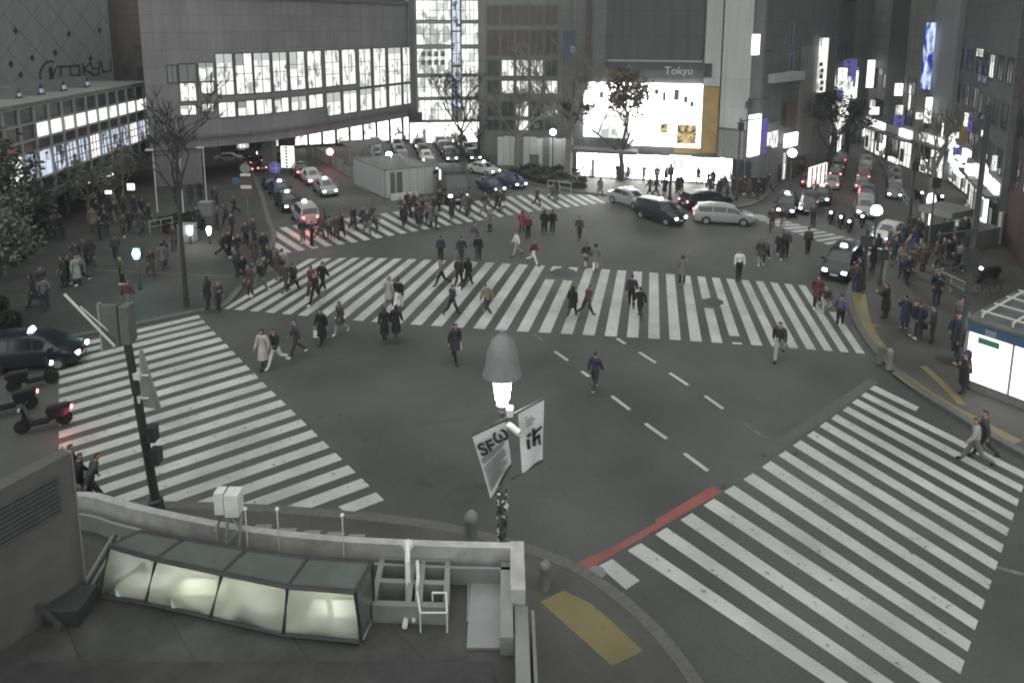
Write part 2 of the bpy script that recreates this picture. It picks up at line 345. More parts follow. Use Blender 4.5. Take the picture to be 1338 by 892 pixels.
def curve(pts, k=4):                              # Catmull-Rom through ground points
    P = [Vector((p[0], p[1], 0)) for p in pts]; out = []
    for i in range(len(P) - 1):
        p0, p1, p2, p3 = P[max(i - 1, 0)], P[i], P[i + 1], P[min(i + 2, len(P) - 1)]
        for j in range(k):
            t = j / k
            out.append(.5 * ((2 * p1) + (p2 - p0) * t + (2 * p0 - 5 * p1 + 4 * p2 - p3) * t * t + (3 * p1 - p0 - 3 * p2 + p3) * t ** 3))
    return out + [P[-1]]
def pave(name, edge_px, far, m):                  # edge_px: kerb line in photo pixels; far: world points closing the area
    e = curve([G(*p) for p in edge_px])
    poly = e + [Vector((p[0], p[1], 0)) for p in far]
    b = MB(); b.prism([(p.x, p.y) for p in poly], -.05, .12); o = struct(b.build(name, m))
    k = MB()                                      # kerb stones, a real step standing 6 mm proud of the paving
    for i in range(len(e) - 1):
        d = (e[i + 1] - e[i]); n = Vector((-d.y, d.x, 0)).normalized() * .16
        a0, a1 = e[i] - n, e[i + 1] - n; b0, b1 = e[i] + n, e[i + 1] + n
        k.hexa([(*p.xy, -.04) for p in (a0, a1, b1, b0)] + [(*p.xy, .126) for p in (a0, a1, b1, b0)])
    struct(k.build('kerb', M['kerb']))
    return o
pave('plaza', [(-300, 545), (-60, 478), (70, 447), (150, 431), (258, 408), (290, 402), (312, 380), (340, 345), (358, 312), (350, 285), (338, 245), (322, 215), (296, 200)],
     [(-60, 95), (-140, 95), (-140, 25)], M['paving'])
pave('pavement', [(640, 206), (668, 228), (700, 242), (745, 250), (800, 256), (880, 266), (955, 272), (992, 263), (1010, 245), (1040, 228), (1085, 203), (1098, 188)],
     [(60, 120), (-8, 120)], M['paving_warm'])
pave('pavement', [(1135, 190), (1160, 225), (1188, 262), (1192, 290), (1160, 322), (1126, 350), (1110, 385), (1120, 422), (1146, 462), (1190, 503), (1250, 543), (1311, 580), (1420, 640)],
     [(70, 12), (110, 40), (110, 120), (66, 120)], M['paving_warm'])
pave('pavement', [(-60, 668), (60, 668), (200, 664), (330, 668), (430, 675), (520, 684), (600, 697), (680, 719), (745, 743), (800, 778), (850, 822), (890, 870), (930, 930)],
     [(3.0, 1), (3, -10), (-30, -10), (-30, 12)], M['paving_warm'])

# ---- crosswalks
def quads(name, Q, m, z=.004): return sheet(name, [[G(*p) for p in q] for q in Q], m, z)
def lerp(a, b, t): return a + (b - a) * t
def interp(tab, x):
    if x <= tab[0][0]: return tab[0][1]
    for (a, va), (b, vb) in zip(tab, tab[1:]):
        if x <= b: return lerp(va, vb, (x - a) / (b - a))
    return tab[-1][1]
bx = [291, 306, 326, 346, 368, 389, 411, 436, 461, 485, 511, 536, 563, 590, 618, 646.5, 675, 703.6, 732.5, 761, 790, 819, 847, 875, 902, 930, 956, 982, 1008.5, 1031, 1054, 1077, 1098, 1119, 1140]
tx = [404, 423, 443, 461, 479, 496, 515, 534, 554, 573, 593, 614, 635, 656, 678, 700, 722, 744, 765, 786, 807, 828, 848.5, 870, 891, 911, 930, 949, 968, 987, 1006, 1024.5, 1043, 1061, 1079]
by = [(291, 403), (485, 420.4), (675, 432.6), (850, 442), (982, 450.5), (1119, 461), (1150, 464)]
ty = [(404, 338), (480, 336.5), (592, 340.5), (700, 346.5), (785, 351.5), (850, 356), (930, 362.5), (1000, 368), (1080, 376)]
Q = []
for i in range(len(bx) - 1):
    wb, wt = .54 * (bx[i + 1] - bx[i]), .54 * (tx[i + 1] - tx[i])
    if i == 0: wb = 8
    a, b_, c, d = (bx[i], interp(by, bx[i])), (bx[i] + wb, interp(by, bx[i] + wb)), (tx[i] + wt, interp(ty, tx[i] + wt)), (tx[i], interp(ty, tx[i]))
    cut = lambda p, q, t: (lerp(p[0], q[0], t), lerp(p[1], q[1], t))
    if i in (16, 17):                             # the manhole interrupts two stripes
        Q.append([a, b_, cut(b_, c, .80), cut(a, d, .80)]); Q.append([cut(a, d, .93), cut(b_, c, .93), c, d])
    elif i == 25:
        Q.append([a, b_, cut(b_, c, .52), cut(a, d, .52)]); Q.append([cut(a, d, .66), cut(b_, c, .66), c, d])
    elif i == 26:
        Q.append([cut(a, d, .12), cut(b_, c, .12), c, d])
    elif i == 33:
        Q.append([a, b_, cut(b_, c, .62), cut(a, d, .62)]); Q.append([cut(a, d, .72), cut(b_, c, .72), cut(b_, c, .98), cut(a, d, .98)])
    else: Q.append([a, b_, c, d])
Q.append([(956, 447), (969, 447.6), (969.5, 450), (957, 449.3)])
quads('crosswalk', Q, M['white_line'])
# right crosswalk
RS = [((782, 739), (800, 730)), ((820, 719), (837, 709)), ((856, 698), (871, 689)), ((889, 679), (904, 670)), ((919, 660), (933, 651)), ((946, 642), (959, 634)), ((971, 626), (984, 618)), ((995.5, 610), (1007, 602)),
      ((1017, 595), (1026, 588.5)), ((1036, 582), (1046, 575)), ((1054, 569), (1063, 563)), ((1071, 557), (1079, 551)), ((1086, 547), (1093, 541)), ((1101, 536), (1108, 531)), ((1113, 526), (1120, 521)), ((1125, 517), (1131, 512.5)), ((1136, 508), (1143, 503.5))]
RE = [None, 985, 952, 918, 880, 851, 823, 796, 770, 745, 722, 700, 680, 661, 643, 626, None]
ex = lambda y: 1283 + (796 - y) / 2.96
Q = []
for i, (s0, s1) in enumerate(RS):
    if i == 0: Q.append([s0, (818, 770), (836, 758), s1])
    elif i == 16: Q.append([s0, (1196, 537), (1201, 532), s1])
    else:
        y = RE[i]; y2 = y - (RE[i - 1] - y if i > 1 else 34) * .45
        Q.append([s0, (ex(y), y), (ex(y2), y2), s1])
quads('crosswalk', Q, M['white_line'])
# left crosswalk
LS = [(259, 411.5), (265.5, 418), (271, 425), (278.5, 432.5), (286.5, 440.5), (295, 449), (303, 458), (312, 467), (321.5, 477), (332, 487.5), (343, 499)]
a, b_ = G(343, 499), G(491.5, 643)
n = round((b_ - a).length / ((G(259, 411.5) - G(343, 499)).length / 10))
for k in range(1, n + 1): LS.append(proj(a.lerp(b_, k / n)))
Q = []
def onedge(i, f): j = min(i, len(LS) - 2); return (lerp(LS[j][0], LS[j + 1][0], f + i - j), lerp(LS[j][1], LS[j + 1][1], f + i - j))
for i in range(len(LS)):
    p = onedge(i, 0); q = onedge(i, .55); s = lerp(-.235, -.375, i / (len(LS) - 1)); s2 = lerp(-.235, -.375, (i + .5) / (len(LS) - 1))
    xl = 77.0
    if i == len(LS) - 1: xl = 442
    elif i == len(LS) - 2: xl = 371
    if i < 2: xl = 100
    dx = 12 if i >= len(LS) - 2 else 0
    Q.append([p, q, (xl + dx, q[1] - s2 * (q[0] - xl - dx)), (xl, p[1] - s * (p[0] - xl))])
quads('crosswalk', Q, M['white_line'])
# far crosswalk over the taxi road
fb = [(372, 331), (420, 323), (462, 317), (511, 308), (571, 297), (640, 286), (691, 277), (740, 271), (800, 264)]
fdx = [(372, -40), (440, -45), (540, -43), (716, -28), (792, -21)]; fdy = [(372, -26), (440, -28), (540, -23), (716, -19), (792, -10)]
fp = [(372, 18), (440, 17), (560, 14.6), (690, 12.5), (800, 11)]
Q = []; x = 372.0
while x < 792:
    p = interp(fp, x); wd = p * .52
    Q.append([(x, interp(fb, x)), (x + wd, interp(fb, x + wd)), (x + wd + interp(fdx, x), interp(fb, x + wd) + interp(fdy, x)), (x + interp(fdx, x), interp(fb, x) + interp(fdy, x))]); x += p
quads('crosswalk', Q, M['white_line'])
# far-right crosswalk
Q = []; N_ = 17
for i in range(N_):
    t = i / (N_ - 1); x = lerp(966, 1141, t); y = lerp(279, 342, t ** 1.05); dx = lerp(30, 37, t); dy = lerp(2, -11, t)
    Q.append([(x, y), (x + 6.2, y + 2.2), (x + 6.2 + dx, y + 2.2 + dy), (x + dx, y + dy)])
quads('crosswalk', Q, M['white_line'])
# lane dashes and edge lines
def seg(p, q, wpx):
    a, b = G(*p), G(*q); d = (b - a).normalized(); n = Vector((-d.y, d.x, 0)) * wpx / 2
    return [a + n, a - n, b - n, b + n]
sheet('lane_marking', [seg(p, q, .15) for p, q in [((725, 459), (742, 471)), ((760, 485), (770, 492)), ((799, 517), (823, 535)), ((843, 553), (871, 573)), ((894, 592), (925, 615)), ((835, 460), (857, 474)), ((875, 487), (899, 503)), ((921, 517), (945, 534)), ((806, 442), (817, 449))]], M['white_line'], .004)
sheet('lane_marking', [seg(p, q, .12) for p, q in [((972, 553), (1000, 572)), ((698, 437), (709, 445)), ((434, 258), (452, 267)), ((418, 236), (428, 242)), ((380, 262), (390, 270)), ((362, 250), (352, 240)), ((441, 228), (500, 262))]], M['faint_line'], .004)
sheet('lane_marking', [[G(*p) for p in [(747, 739), (758, 747), (771, 744), (782, 736), (944, 642), (930, 635), (856, 679), (857, 683), (796, 717), (770, 727)]]], M['red_line'], .006)
sheet('lane_marking', [seg((1302, 741), (1345, 752), .14)], M['faint_line'], .003)
sheet('road_patch', [seg((1000, 592), (1142, 497), .4)], M['worn_strip'], .003)
sheet('lane_marking', [seg((1152, 376), (1160, 334), .12)], M['faint_line'], .128)
# tactile paving
def band(px, wd, z):
    e = curve([G(*p, .12) for p in px], 5); out = []
    for i in range(len(e) - 1):
        d0 = (e[min(i + 1, len(e) - 1)] - e[max(i - 1, 0)]).normalized(); d1 = (e[min(i + 2, len(e) - 1)] - e[i]).normalized()
        n0, n1 = Vector((-d0.y, d0.x, 0)) * wd / 2, Vector((-d1.y, d1.x, 0)) * wd / 2
        out.append([e[i] + n0, e[i] - n0, e[i + 1] - n1, e[i + 1] + n1])
    return out
sheet('tactile_paving', band([(1122, 383), (1126, 408), (1136, 434), (1151, 456)], .62, .1245), M['yellow_tile'], .1245)
sheet('tactile_paving', band([(1172, 486), (1200, 506), (1250, 536), (1330, 578)], .5, .1245), M['yellow_tile'], .1245)
sheet('tactile_paving', band([(1206, 478), (1230, 500), (1258, 529)], .3, .1285) + band([(1128, 425), (1150, 425)], .25, .1285), M['yellow_tile'], .1285)
sheet('tactile_paving', [[G(*p, .12) for p in [(706, 786), (736, 771), (772, 788), (800, 812), (840, 850), (800, 870)]]], M['yellow_tile'], .1245)
# plaza inlay line and dark patches of road repair
sheet('pavement_joint', [seg((125, 355), (305, 364), .1)], M['faint_line'], .1245)
M['patch'] = mat('asphalt_patch', (.05, .051, .048), .7, var=.2, scale=2)
def blob(u, v, ru, rv, seed, z):
    rr = random.Random(seed); return [G(u + ru * math.cos(t * .3927) * rr.uniform(.7, 1.1), v + rv * math.sin(t * .3927) * rr.uniform(.7, 1.1)) for t in range(16)]
rr = random.Random(77)
sheet('road_patch', [seg((520, 560), (900, 500), .04), seg((300, 470), (600, 452), .05), seg((820, 300), (600, 330), .06)], M['patch'], .002)
sheet('road_patch', [blob(rr.uniform(380, 1050), rr.uniform(460, 640), rr.uniform(2, 7), rr.uniform(1, 3), i, 0) for i in range(26)], M['patch'], .0026)
sheet('road_patch', [blob(560, 625, 22, 14, 1, 0), blob(618, 645, 38, 16, 2, 0)], M['patch'], .003)
def manhole(u, v, r, label):
    c = G(u, v); o = MB().lathe((c.x, c.y, 0), [(r, .0), (r, .012), (r * .86, .012), (r * .84, .009), (.02, .009)], 24).build('manhole_cover', M['dark_metal'])
    tag(o, label, 'manhole cover')
manhole(737, 356, .72, 'large round manhole cover cutting two stripes of the wide crosswalk')
manhole(933, 394, .48, 'smaller manhole cover between stripes on the right half of the wide crosswalk')
mc = G(1235, 471, .12)
tag(MB().lathe((mc.x, mc.y, .12), [(.33, 0), (.33, .008), (.02, .009)], 20).build('manhole_cover', M['dark_metal']), 'dark manhole cover in the right pavement near the white kiosk', 'manhole cover')
mc = G(780, 747)
tag(MB().lathe((mc.x, mc.y, 0), [(.22, 0), (.22, .01), (.15, .01), (.14, .006), (.02, .006)], 20).build('manhole_cover', M['grey_paint']), 'small pale manhole cover beside the red road strip', 'manhole cover')

# ================================================================== BUILDINGS
def text(s, fr, x, y, z, size, m, parent, name='lettering', align='LEFT', flip=False):
    cu = bpy.data.curves.new(name, 'FONT'); cu.body = s; cu.size = size; cu.extrude = .015; cu.align_x = align; cu.materials.append(m)
    o = bpy.data.objects.new(name, cu); COL.objects.link(o)
    W = Matrix.Translation(fr.pt(x, y, z)) @ Matrix.Rotation(fr.a, 4, 'Z') @ Matrix.Rotation(math.pi / 2, 4, 'X')
    me = bpy.data.meshes.new_from_object(o); bpy.data.objects.remove(o); o = bpy.data.objects.new(name, me); COL.objects.link(o)
    o.parent = parent; o.matrix_local = ROOTM[parent.name] @ W
    return o
def building(name, label, fr, x0, x1, depth, h, m, z0=0.0, cat='building', roofm=None):
    r = empty(name, fr.pt(x0, 0, 0), fr.a); tag(r, label, cat)
    wl = MB(); wl.fbox(fr, x0, x1, 0, depth, z0, h); r['_w'] = 1
    wl.build('wall', m, r); del r['_w']
    MB().fbox(fr, x0 - .15, x1 + .15, -.15, depth + .15, h, h + .35).build('roof', roofm or M['dark_concrete'], r)
    return r
wrr = random.Random(9); M['blind_lit'] = glow('blind_lit', (.95, 1, .95), .62)
def window(r, fr, x0, x1, z0, z1, m, nx=1, nz=1, fm=None, fw=.07, y=0.0, proud=.05):
    fm = fm or M['mullion_dark']; f = MB()
    f.fbox(fr, x0 - fw, x0, y - proud, y + .02, z0 - fw, z1 + fw); f.fbox(fr, x1, x1 + fw, y - proud, y + .02, z0 - fw, z1 + fw)
    f.fbox(fr, x0, x1, y - proud, y + .02, z0 - fw, z0); f.fbox(fr, x0, x1, y - proud, y + .02, z1, z1 + fw)
    for i in range(1, nx):
        c = lerp(x0, x1, i / nx); f.fbox(fr, c - fw * .35, c + fw * .35, y - proud * .8, y - .012, z0, z1)
    for i in range(1, nz):
        c = lerp(z0, z1, i / nz); f.fbox(fr, x0, x1, y - proud * .7, y - .013, c - fw * .3, c + fw * .3)
    o = f.build('window', fm, r)
    p = MB(); p.fbox(fr, x0, x1, y - .006, y + .015, z0, z1); p.build('pane', m, o)
    if m in (M['lit_office'], M['lit_office2'], M['lit_blue']) and z1 - z0 < 6 and wrr.random() < .5:      # roller blind drawn part of the way
        MB().fbox(fr, x0 + .01, lerp(x0, x1, wrr.choice((1, 1, .5))) - .01, y - .0115, y - .0075, lerp(z1, z0, wrr.uniform(.12, .5)), z1 - .005).build('blind', wrr.choice((M['blind_lit'], M['blind_lit'], M['white_sheet'])), o)
    return o
def panel(r, fr, x0, x1, y0, y1, z0, z1, m, name='sign_board'):
    return MB().fbox(fr, x0, x1, y0, y1, z0, z1).build(name, m, r)

# ---- gridded glass annex at the left (raised on columns)
fr = FR(G(-140, 405), G(206, 231)); L0 = 0; L1 = fr.L
zb, zt = 2.75, 8.8
r = empty('station_annex', fr.o, fr.a); tag(r, 'long low glazed building with pale square window grid and lit middle floors', 'building')
MB().fbox(fr, 0, L1, .25, 12, zb, zt - .1).build('wall', M['dark_concrete'], r)
MB().fbox(fr, -.1, L1 + .1, -.1, 12.2, zt, zt + .25).fbox(fr, -.1, L1 + .1, -.15, 12, zb - .5, zb).build('roof', M['concrete'], r)
for i in range(9): c = L1 * (i + .5) / 9; MB().fbox(fr, c - .35, c + .35, 2, 2.7, 0, zb - .5).build('column', M['dark_concrete'], r)
rb = MB().fbox(fr, 0, L1, 5, 5.3, 0, zb - .5); rb.build('wall', M['black_clad'], r)
rows = [2.75, 3.85, 5.75, 6.55, 7.65, 8.8]; nc = int(round(L1 / 1.62)); cw = L1 / nc
mu = MB()
for i in range(nc + 1): mu.fbox(fr, i * cw - .07, i * cw + .07, -.12, .1, zb, zt)
for z in rows: mu.fbox(fr, 0, L1, -.10, .09, z - .07, z + .07)
mu.build('window_grid', M['mullion'], r)
first = nc - 17
pn = 0
for i in range(nc):
    k = i - first
    if k < -6: continue
    for j in range(5):
        m = M['dark_glass']; nx = nz = 1
        if j == 3 and k >= 6: m = M['lit_plain'] if k % 4 else M['lit_office']
        if j == 1: m = M['lit_blue'] if k >= 0 else M['dark_glass']; nx, nz = (3, 3) if k > 6 else (1, 1)
        if j == 1 and k in (4, 10, 14): m = M['lit_plain']
        if j in (1, 3) or k >= -1:
            if pn < 96:
                o = MB().fbox(fr, i * cw + .09, (i + 1) * cw - .09, .02, .14, rows[j] + .09, rows[j + 1] - .09)
                oo = o.build('window', m, r); pn += 1
                if nx > 1:
                    q = MB(); x0, x1, z0, z1 = i * cw + .09, (i + 1) * cw - .09, rows[j] + .09, rows[j + 1] - .09
                    for a in (1, 2): q.fbox(fr, lerp(x0, x1, a / 3) - .035, lerp(x0, x1, a / 3) + .035, -.02, .015, z0, z1); q.fbox(fr, x0, x1, -.015, .012, lerp(z0, z1, a / 3) - .035, lerp(z0, z1, a / 3) + .035)
                    q.build('mullion', M['mullion_dark'], oo)
g = MB().fbox(fr, 0, L1 - 23 * cw if nc > 23 else .1, .1, .2, zb, zt).build('glazing', M['dark_glass'], r)
# rooftop gables on the annex
for (u, v, k) in [(10, 137, .5), (40, 132, .6), (70, 124, .6), (101, 116, .6)]:
    x = fr.px(u, v, 3)[0]
    q = empty('roof_skylight', fr.pt(x, 3, zt + .25), fr.a)
    b = MB(); b.add([fr.pt(x - .9 * k, 2.2, zt + .25), fr.pt(x + .9 * k, 2.2, zt + .25), fr.pt(x, 2.2, zt + .25 + 1.5 * k), fr.pt(x - .9 * k, 4.2, zt + .25), fr.pt(x + .9 * k, 4.2, zt + .25), fr.pt(x, 4.2, zt + .25 + 1.5 * k)],
                    [(0, 1, 2), (5, 4, 3), (1, 4, 5, 2), (4, 1, 0, 3), (0, 2, 5, 3)]); b.build('gable', M['black_clad'], q)
    MB().fbox(fr, x - .35 * k, x + .35 * k, 2.1, 2.19, zt + .4, zt + .25 + .75 * k).build('pane', M['lit_blue'] if u != 42 else M['dark_glass'], q)
    tag(q, 'small dark pointed skylight on the flat roof before the tiled store wall', 'skylight', 'pointed skylights on the annex roof', auto=u)

# ---- department store wall with diagonal tiles and the dark logo
fr = FR(G(-150, 300), G(159, 211))
L = fr.L
r = building('department_store', 'tall pale store wall of diagonal tiles carrying the dark TOKYU logo', fr, 0, L, 20, 22, M['mid_panel'])
b = MB(); s = 3.0; e = .03
def stroke(b, p, q, wd, y=-.03, y2=.0):
    (x0, z0), (x1, z1) = p, q; l = math.hypot(x1 - x0, z1 - z0) or 1e-6; nx, nz = -(z1 - z0) / l * wd / 2, (x1 - x0) / l * wd / 2; ex_, ez = (x1 - x0) / l * wd / 2, (z1 - z0) / l * wd / 2
    c = [(x0 - ex_ - nx, z0 - ez - nz), (x1 + ex_ - nx, z1 + ez - nz), (x1 + ex_ + nx, z1 + ez + nz), (x0 - ex_ + nx, z0 - ez + nz)]
    b.hexa([FRC.pt(x, y, z) for x, z in c] + [FRC.pt(x, y2, z) for x, z in c])
FRC = fr
k = -10
while k < L / s + 12:
    for sg in (1, -1):
        x0 = k * s; z0, z1 = 6, 21.8
        x1 = x0 + sg * (z1 - z0)
        t0, t1 = 0, 1
        lo, hi = min(x0, x1), max(x0, x1)
        if hi < .1 or lo > L - .1: continue
        pa, pb = (x0, z0), (x1, z1)
        def clip(pa, pb, X):
            t = (X - pa[0]) / (pb[0] - pa[0]); return (X, pa[1] + t * (pb[1] - pa[1]))
        if pa[0] < .1: pa = clip(pa, pb, .1)
        if pa[0] > L - .1: pa = clip(pa, pb, L - .1)
        if pb[0] < .1: pb = clip(pa, pb, .1)
        if pb[0] > L - .1: pb = clip(pa, pb, L - .1)
        stroke(b, pa, pb, .035, -.012 if sg > 0 else -.018, .0)
    k += 1
b.build('tile_joint', M['dark_concrete'], r)
for (u, v) in [(14, 84), (42, 76), (72, 69), (27, 98), (118, 77), (90, 45), (20, 40), (130, 40)]:
    x, z = fr.px(u, v); d = .33
    MB().hexa([fr.pt(x, -.03, z - d), fr.pt(x + d * .8, -.03, z), fr.pt(x, -.03, z + d), fr.pt(x - d * .8, -.03, z), fr.pt(x, .0, z - d), fr.pt(x + d * .8, .0, z), fr.pt(x, .0, z + d), fr.pt(x - d * .8, .0, z)]).build('tile_opening', M['black_ink'], r)
# logo strokes
x0, z0 = fr.px(75, 101); x1, _ = fr.px(146, 92); H_ = .95; wv = (x1 - x0)
b = MB(); U = wv / 8.6
def L_(pts):
    for p, q in zip(pts, pts[1:]): stroke(b, (x0 + p[0] * U, z0 + p[1] * H_), (x0 + q[0] * U, z0 + q[1] * H_), .13, -.06, -.0)
L_([(0, 1), (1.7, 1)]); L_([(.55, 1), (.55, 0)])
L_([(1.9, .1), (1.9, 1), (3.3, 1), (3.3, 0), (1.9, 0)])
L_([(3.9, 1.1), (3.9, 0)]); L_([(5.1, 1.15), (3.95, .55), (5.3, 0)])
L_([(5.2, 1.15), (5.4, .5), (6.4, .55)]); L_([(6.6, 1.2), (6.3, -.1), (5.3, -.1)])
L_([(6.9, 1.2), (7.0, .1), (8.3, .15), (8.5, 1.3)])
for i in range(14):                               # crescent emblem before the lettering
    t0, t1 = R(60 + i * 22), R(60 + (i + 1) * 22)
    for rx, rz, dx in ((1.0, 1.15, 0),):
        e_ = lambda t: (-1.1 + dx + rx * math.cos(t) * U + .35 * rz * math.sin(t), .75 + rz * math.sin(t))
        p, q = e_(t0), e_(t1); stroke(b, (x0 + p[0], z0 + p[1] * .8), (x0 + q[0], z0 + q[1] * .8), .15, -.05, 0)
stroke(b, (x0 - .75, z0 + .05), (x0 - .75, z0 + .75), .42, -.055, 0)
b.build('lettering', M['black_ink'], r)

# ---- reddish block in the gap behind the annex
fr = FR(G(150, 205), G(212, 200))
r = building('office_block', 'dark reddish block squeezed between the tiled store wall and the footbridge', fr, 0, fr.L, 14, 20, M['brown_clad'])
x0, x1, z0, z1 = fr.rect(176, 60, 193, 78); window(r, fr, x0, x1, z0, z1, M['brownglass'], 2, 1)
x0, x1, z0, z1 = fr.rect(160, 72, 172, 98); window(r, fr, x0, x1, z0, z1, M['dark_glass'], 1, 2)
x0, x1, z0, z1 = fr.rect(180, 88, 200, 104); window(r, fr, x0, x1, z0, z1, M['dark_glass'], 3, 1)

# ---- glazed passage bridge over the taxi road, in facets following its bend
ZB = 3.4
bot = [(196, 197), (250, 194), (300, 190), (350, 184.5), (400, 177), (450, 168), (500, 159), (541, 151.5)]
P = [G(u, v, ZB) for u, v in bot]
r = empty('passage_bridge', (P[0].x, P[0].y, 0), 0); tag(r, 'wide grey enclosed footbridge with two bands of lit windows crossing the taxi road', 'bridge')
wl = MB(); ledge = MB(); top = MB()
FRS = [FR(P[i], P[i + 1]) for i in range(len(P) - 1)]
DEP = 9.0
for f in FRS:
    wl.fbox(f, 0, f.L, 0, DEP, ZB, 16.5); ledge.fbox(f, -.02, f.L + .02, -.35, .0, ZB + .9, ZB + 1.05); top.fbox(f, -.1, f.L + .1, -.2, DEP, 16.5, 16.9)
wl.build('wall', M['bridge_clad'], r); ledge.build('ledge', M['dark_concrete'], r); top.build('roof', M['dark_concrete'], r)
bl = MB().fbox(FRS[0], .2, FRS[0].L, .3, DEP, 0, ZB).fbox(FRS[1], 0, FRS[1].L * .25, .3, DEP, 0, ZB); bl.build('wall', M['bridge_clad'], r)
def facet(u):
    for i in range(len(bot) - 1):
        if u <= bot[i + 1][0]: return FRS[i]
    return FRS[-1]
us = [(284, 305), (309, 330), (333, 353), (357, 375), (379, 398), (402, 420), (425, 443), (447, 464), (469, 484), (488, 503), (507, 523), (526, 537)]
for i, (ua, ub) in enumerate(us):
    f = facet((ua + ub) / 2); vb = interp(bot, (ua + ub) / 2)
    xa, xb = f.px(ua, vb - 80)[0], f.px(ub, vb - 80)[0]
    tall = i >= 8
    zl, zh = 8.0, 11.6
    if tall: zl = 7.6
    window(r, f, xa, xb, zl, zh, M['lit_office2'] if i % 3 != 1 else M['lit_office'], 2, 2 if i % 2 else 3, M['mullion_dark'], .09)
    window(r, f, xa, xb, (6.0 if i < 6 else 5.0), 7.3, M['lit_office'] if i % 2 else M['lit_office2'], 2, 1, M['mullion_dark'], .09)
for (a, b_, c, d, m) in [(219, 86, 231, 108, 'mid_panel'), (234, 84, 256, 108, 'mid_panel'), (260, 82, 279, 106, 'lit_office'), (236, 108, 256, 132, 'lit_office2'), (263, 108, 279, 122, 'lit_office2'), (236, 138, 256, 150, 'lit_office'), (264, 136, 279, 146, 'lit_office')]:
    f = facet((a + c) / 2); x0, x1, z0, z1 = f.rect(a, b_, c, d); window(r, f, x0, x1, z0, z1, M[m], 2, 1)
f = facet(320)
for u in (217, 348):
    p = G(u, 226); MB().box(p.x - .55, p.x + .55, p.y + .6, p.y + 1.7, 0, ZB).build('pillar', M['dark_concrete'], r)
# ---- lit arcade wall seen under the bridge
fr = FR(G(288, 199), G(560, 184))
r = building('shop_arcade', 'brightly lit shop arcade seen under the footbridge', fr, 0, fr.L, 8, 3.6, M['dark_concrete'])
n = 15
for i in range(n):
    x0, x1 = fr.L * i / n + .15, fr.L * (i + 1) / n - .15
    m = M['lit_shop'] if i > 4 else [M['red_clad'], M['lit_office2'], M['dark_glass'], M['lit_office2'], M['brown_clad']][i]
    window(r, fr, x0, x1, .35, 3.1, m, 2, 1, M['mullion_dark'], .08)
# ---- bright glass tower
fr = FR(G(534, 189), G(640, 187))
r = building('glass_tower', 'brilliantly lit white glass tower rising beside the end of the footbridge', fr, 0, fr.L, 16, 24, M['pale_panel'])
cuts = [534, 543, 545, 575, 592, 604, 612, 626, 636]
for (a, c) in [(546, 590), (604, 625)]:
    x0, x1 = fr.px(a, 120)[0], fr.px(c, 120)[0]
    for (va, vb) in [(0, 28), (30, 60), (63, 98), (100, 128), (130, 158)]:
        z0, z1 = fr.px(580, vb)[1], fr.px(580, va)[1]
        window(r, fr, x0, x1, z0 + .15, z1 - .1, M['lit_white'], 5 if c < 600 else 4, 2, M['mullion_dark'], .1)
x0, x1 = fr.px(591, 120)[0], fr.px(603, 120)[0]
for va, vb in [(0, 40), (42, 85), (88, 140)]: window(r, fr, x0 + .1, x1 - .1, fr.px(597, vb)[1], fr.px(597, va)[1], M['lit_blue'], 2, 3, M['mullion_dark'], .1)
x0, x1, z0, z1 = fr.rect(536, 160, 638, 187); window(r, fr, x0, x1, .2, z1, M['lit_shop'], 7, 1, M['mullion_dark'], .08)
p0 = fr.px(540, 120)[0]; panel(r, fr, p0 - .3, p0 + .3, -.3, 0, 3, 23, M['dark_concrete'], 'fin')
b = MB()
for i in range(4):
    for j in range(2):
        x, z = fr.px(553 + i * 8.5, 71 + j * 11); b.fbox(fr, x - .26, x + .26, -.09, -.06, z - .28, z + .28); b.fbox(fr, x - .12, x + .12, -.12, -.09, z - .1, z + .36)
b.build('lettering', M['grey_paint'], r)
x, z = fr.px(530, 152); panel(r, fr, max(.1, x), max(.1, x) + 1.6, -1.2, -1.0, z - .5, z + .6, M['dark_metal'], 'sign_board')

# ---- grey office building with square windows
fr = FR(G(626, 206), G(748, 208))
r = building('office_block', 'grey office building with rows of square windows, a few lit, behind the hoarding', fr, 0, fr.L, 14, 22, M['concrete'])
cols = [637, 656, 675, 694, 713, 732]
for j, (va, vb) in enumerate([(8, 32), (40, 72), (79, 99), (106, 122), (133, 152), (157, 170)]):
    for i, u in enumerate(cols[:-1]):
        x0, x1, z0, z1 = fr.rect(u, va, u + 15, vb)
        m = M['brownglass'] if j < 2 else (M['lit_office2'] if (i, j) in ((1, 2), (2, 2), (3, 2), (2, 3), (3, 3), (4, 3), (1, 3), (2, 4), (2, 5)) else M['green_glass'])
        window(r, fr, x0, x1, z0, z1, m, 2, 1, M['dark_concrete'], .1)
x, z = fr.px(697, 166); text('||||', fr, x, -.08, z, .6, M['white_metal'], r)
# hoarding in front of it
fr = FR(G(650, 217), G(752, 221))
r = empty('hoarding', fr.o, fr.a); tag(r, 'tall grey panelled site hoarding in front of the grey office building', 'fence')
zt = zat(fr.o, 178)
n = 12
for i in range(n): MB().fbox(fr, fr.L * i / n + .02, fr.L * (i + 1) / n - .02, 0, .12 + (.02 if i % 2 else 0), 0, zt * (1 if i % 3 else .97)).build('panel', M['hoarding'] if i not in (3, 7) else M['concrete'], r)
x0, x1, z0, z1 = fr.rect(692, 202, 704, 221); MB().fbox(fr, x0, x1, -.04, -.005, .05, z1).build('door', M['dark_concrete'], r)
x0, x1, z0, z1 = fr.rect(745, 190, 750, 199); MB().fbox(fr, x0, x1, -.04, -.005, z0, z1).build('notice', M['black_ink'], r)

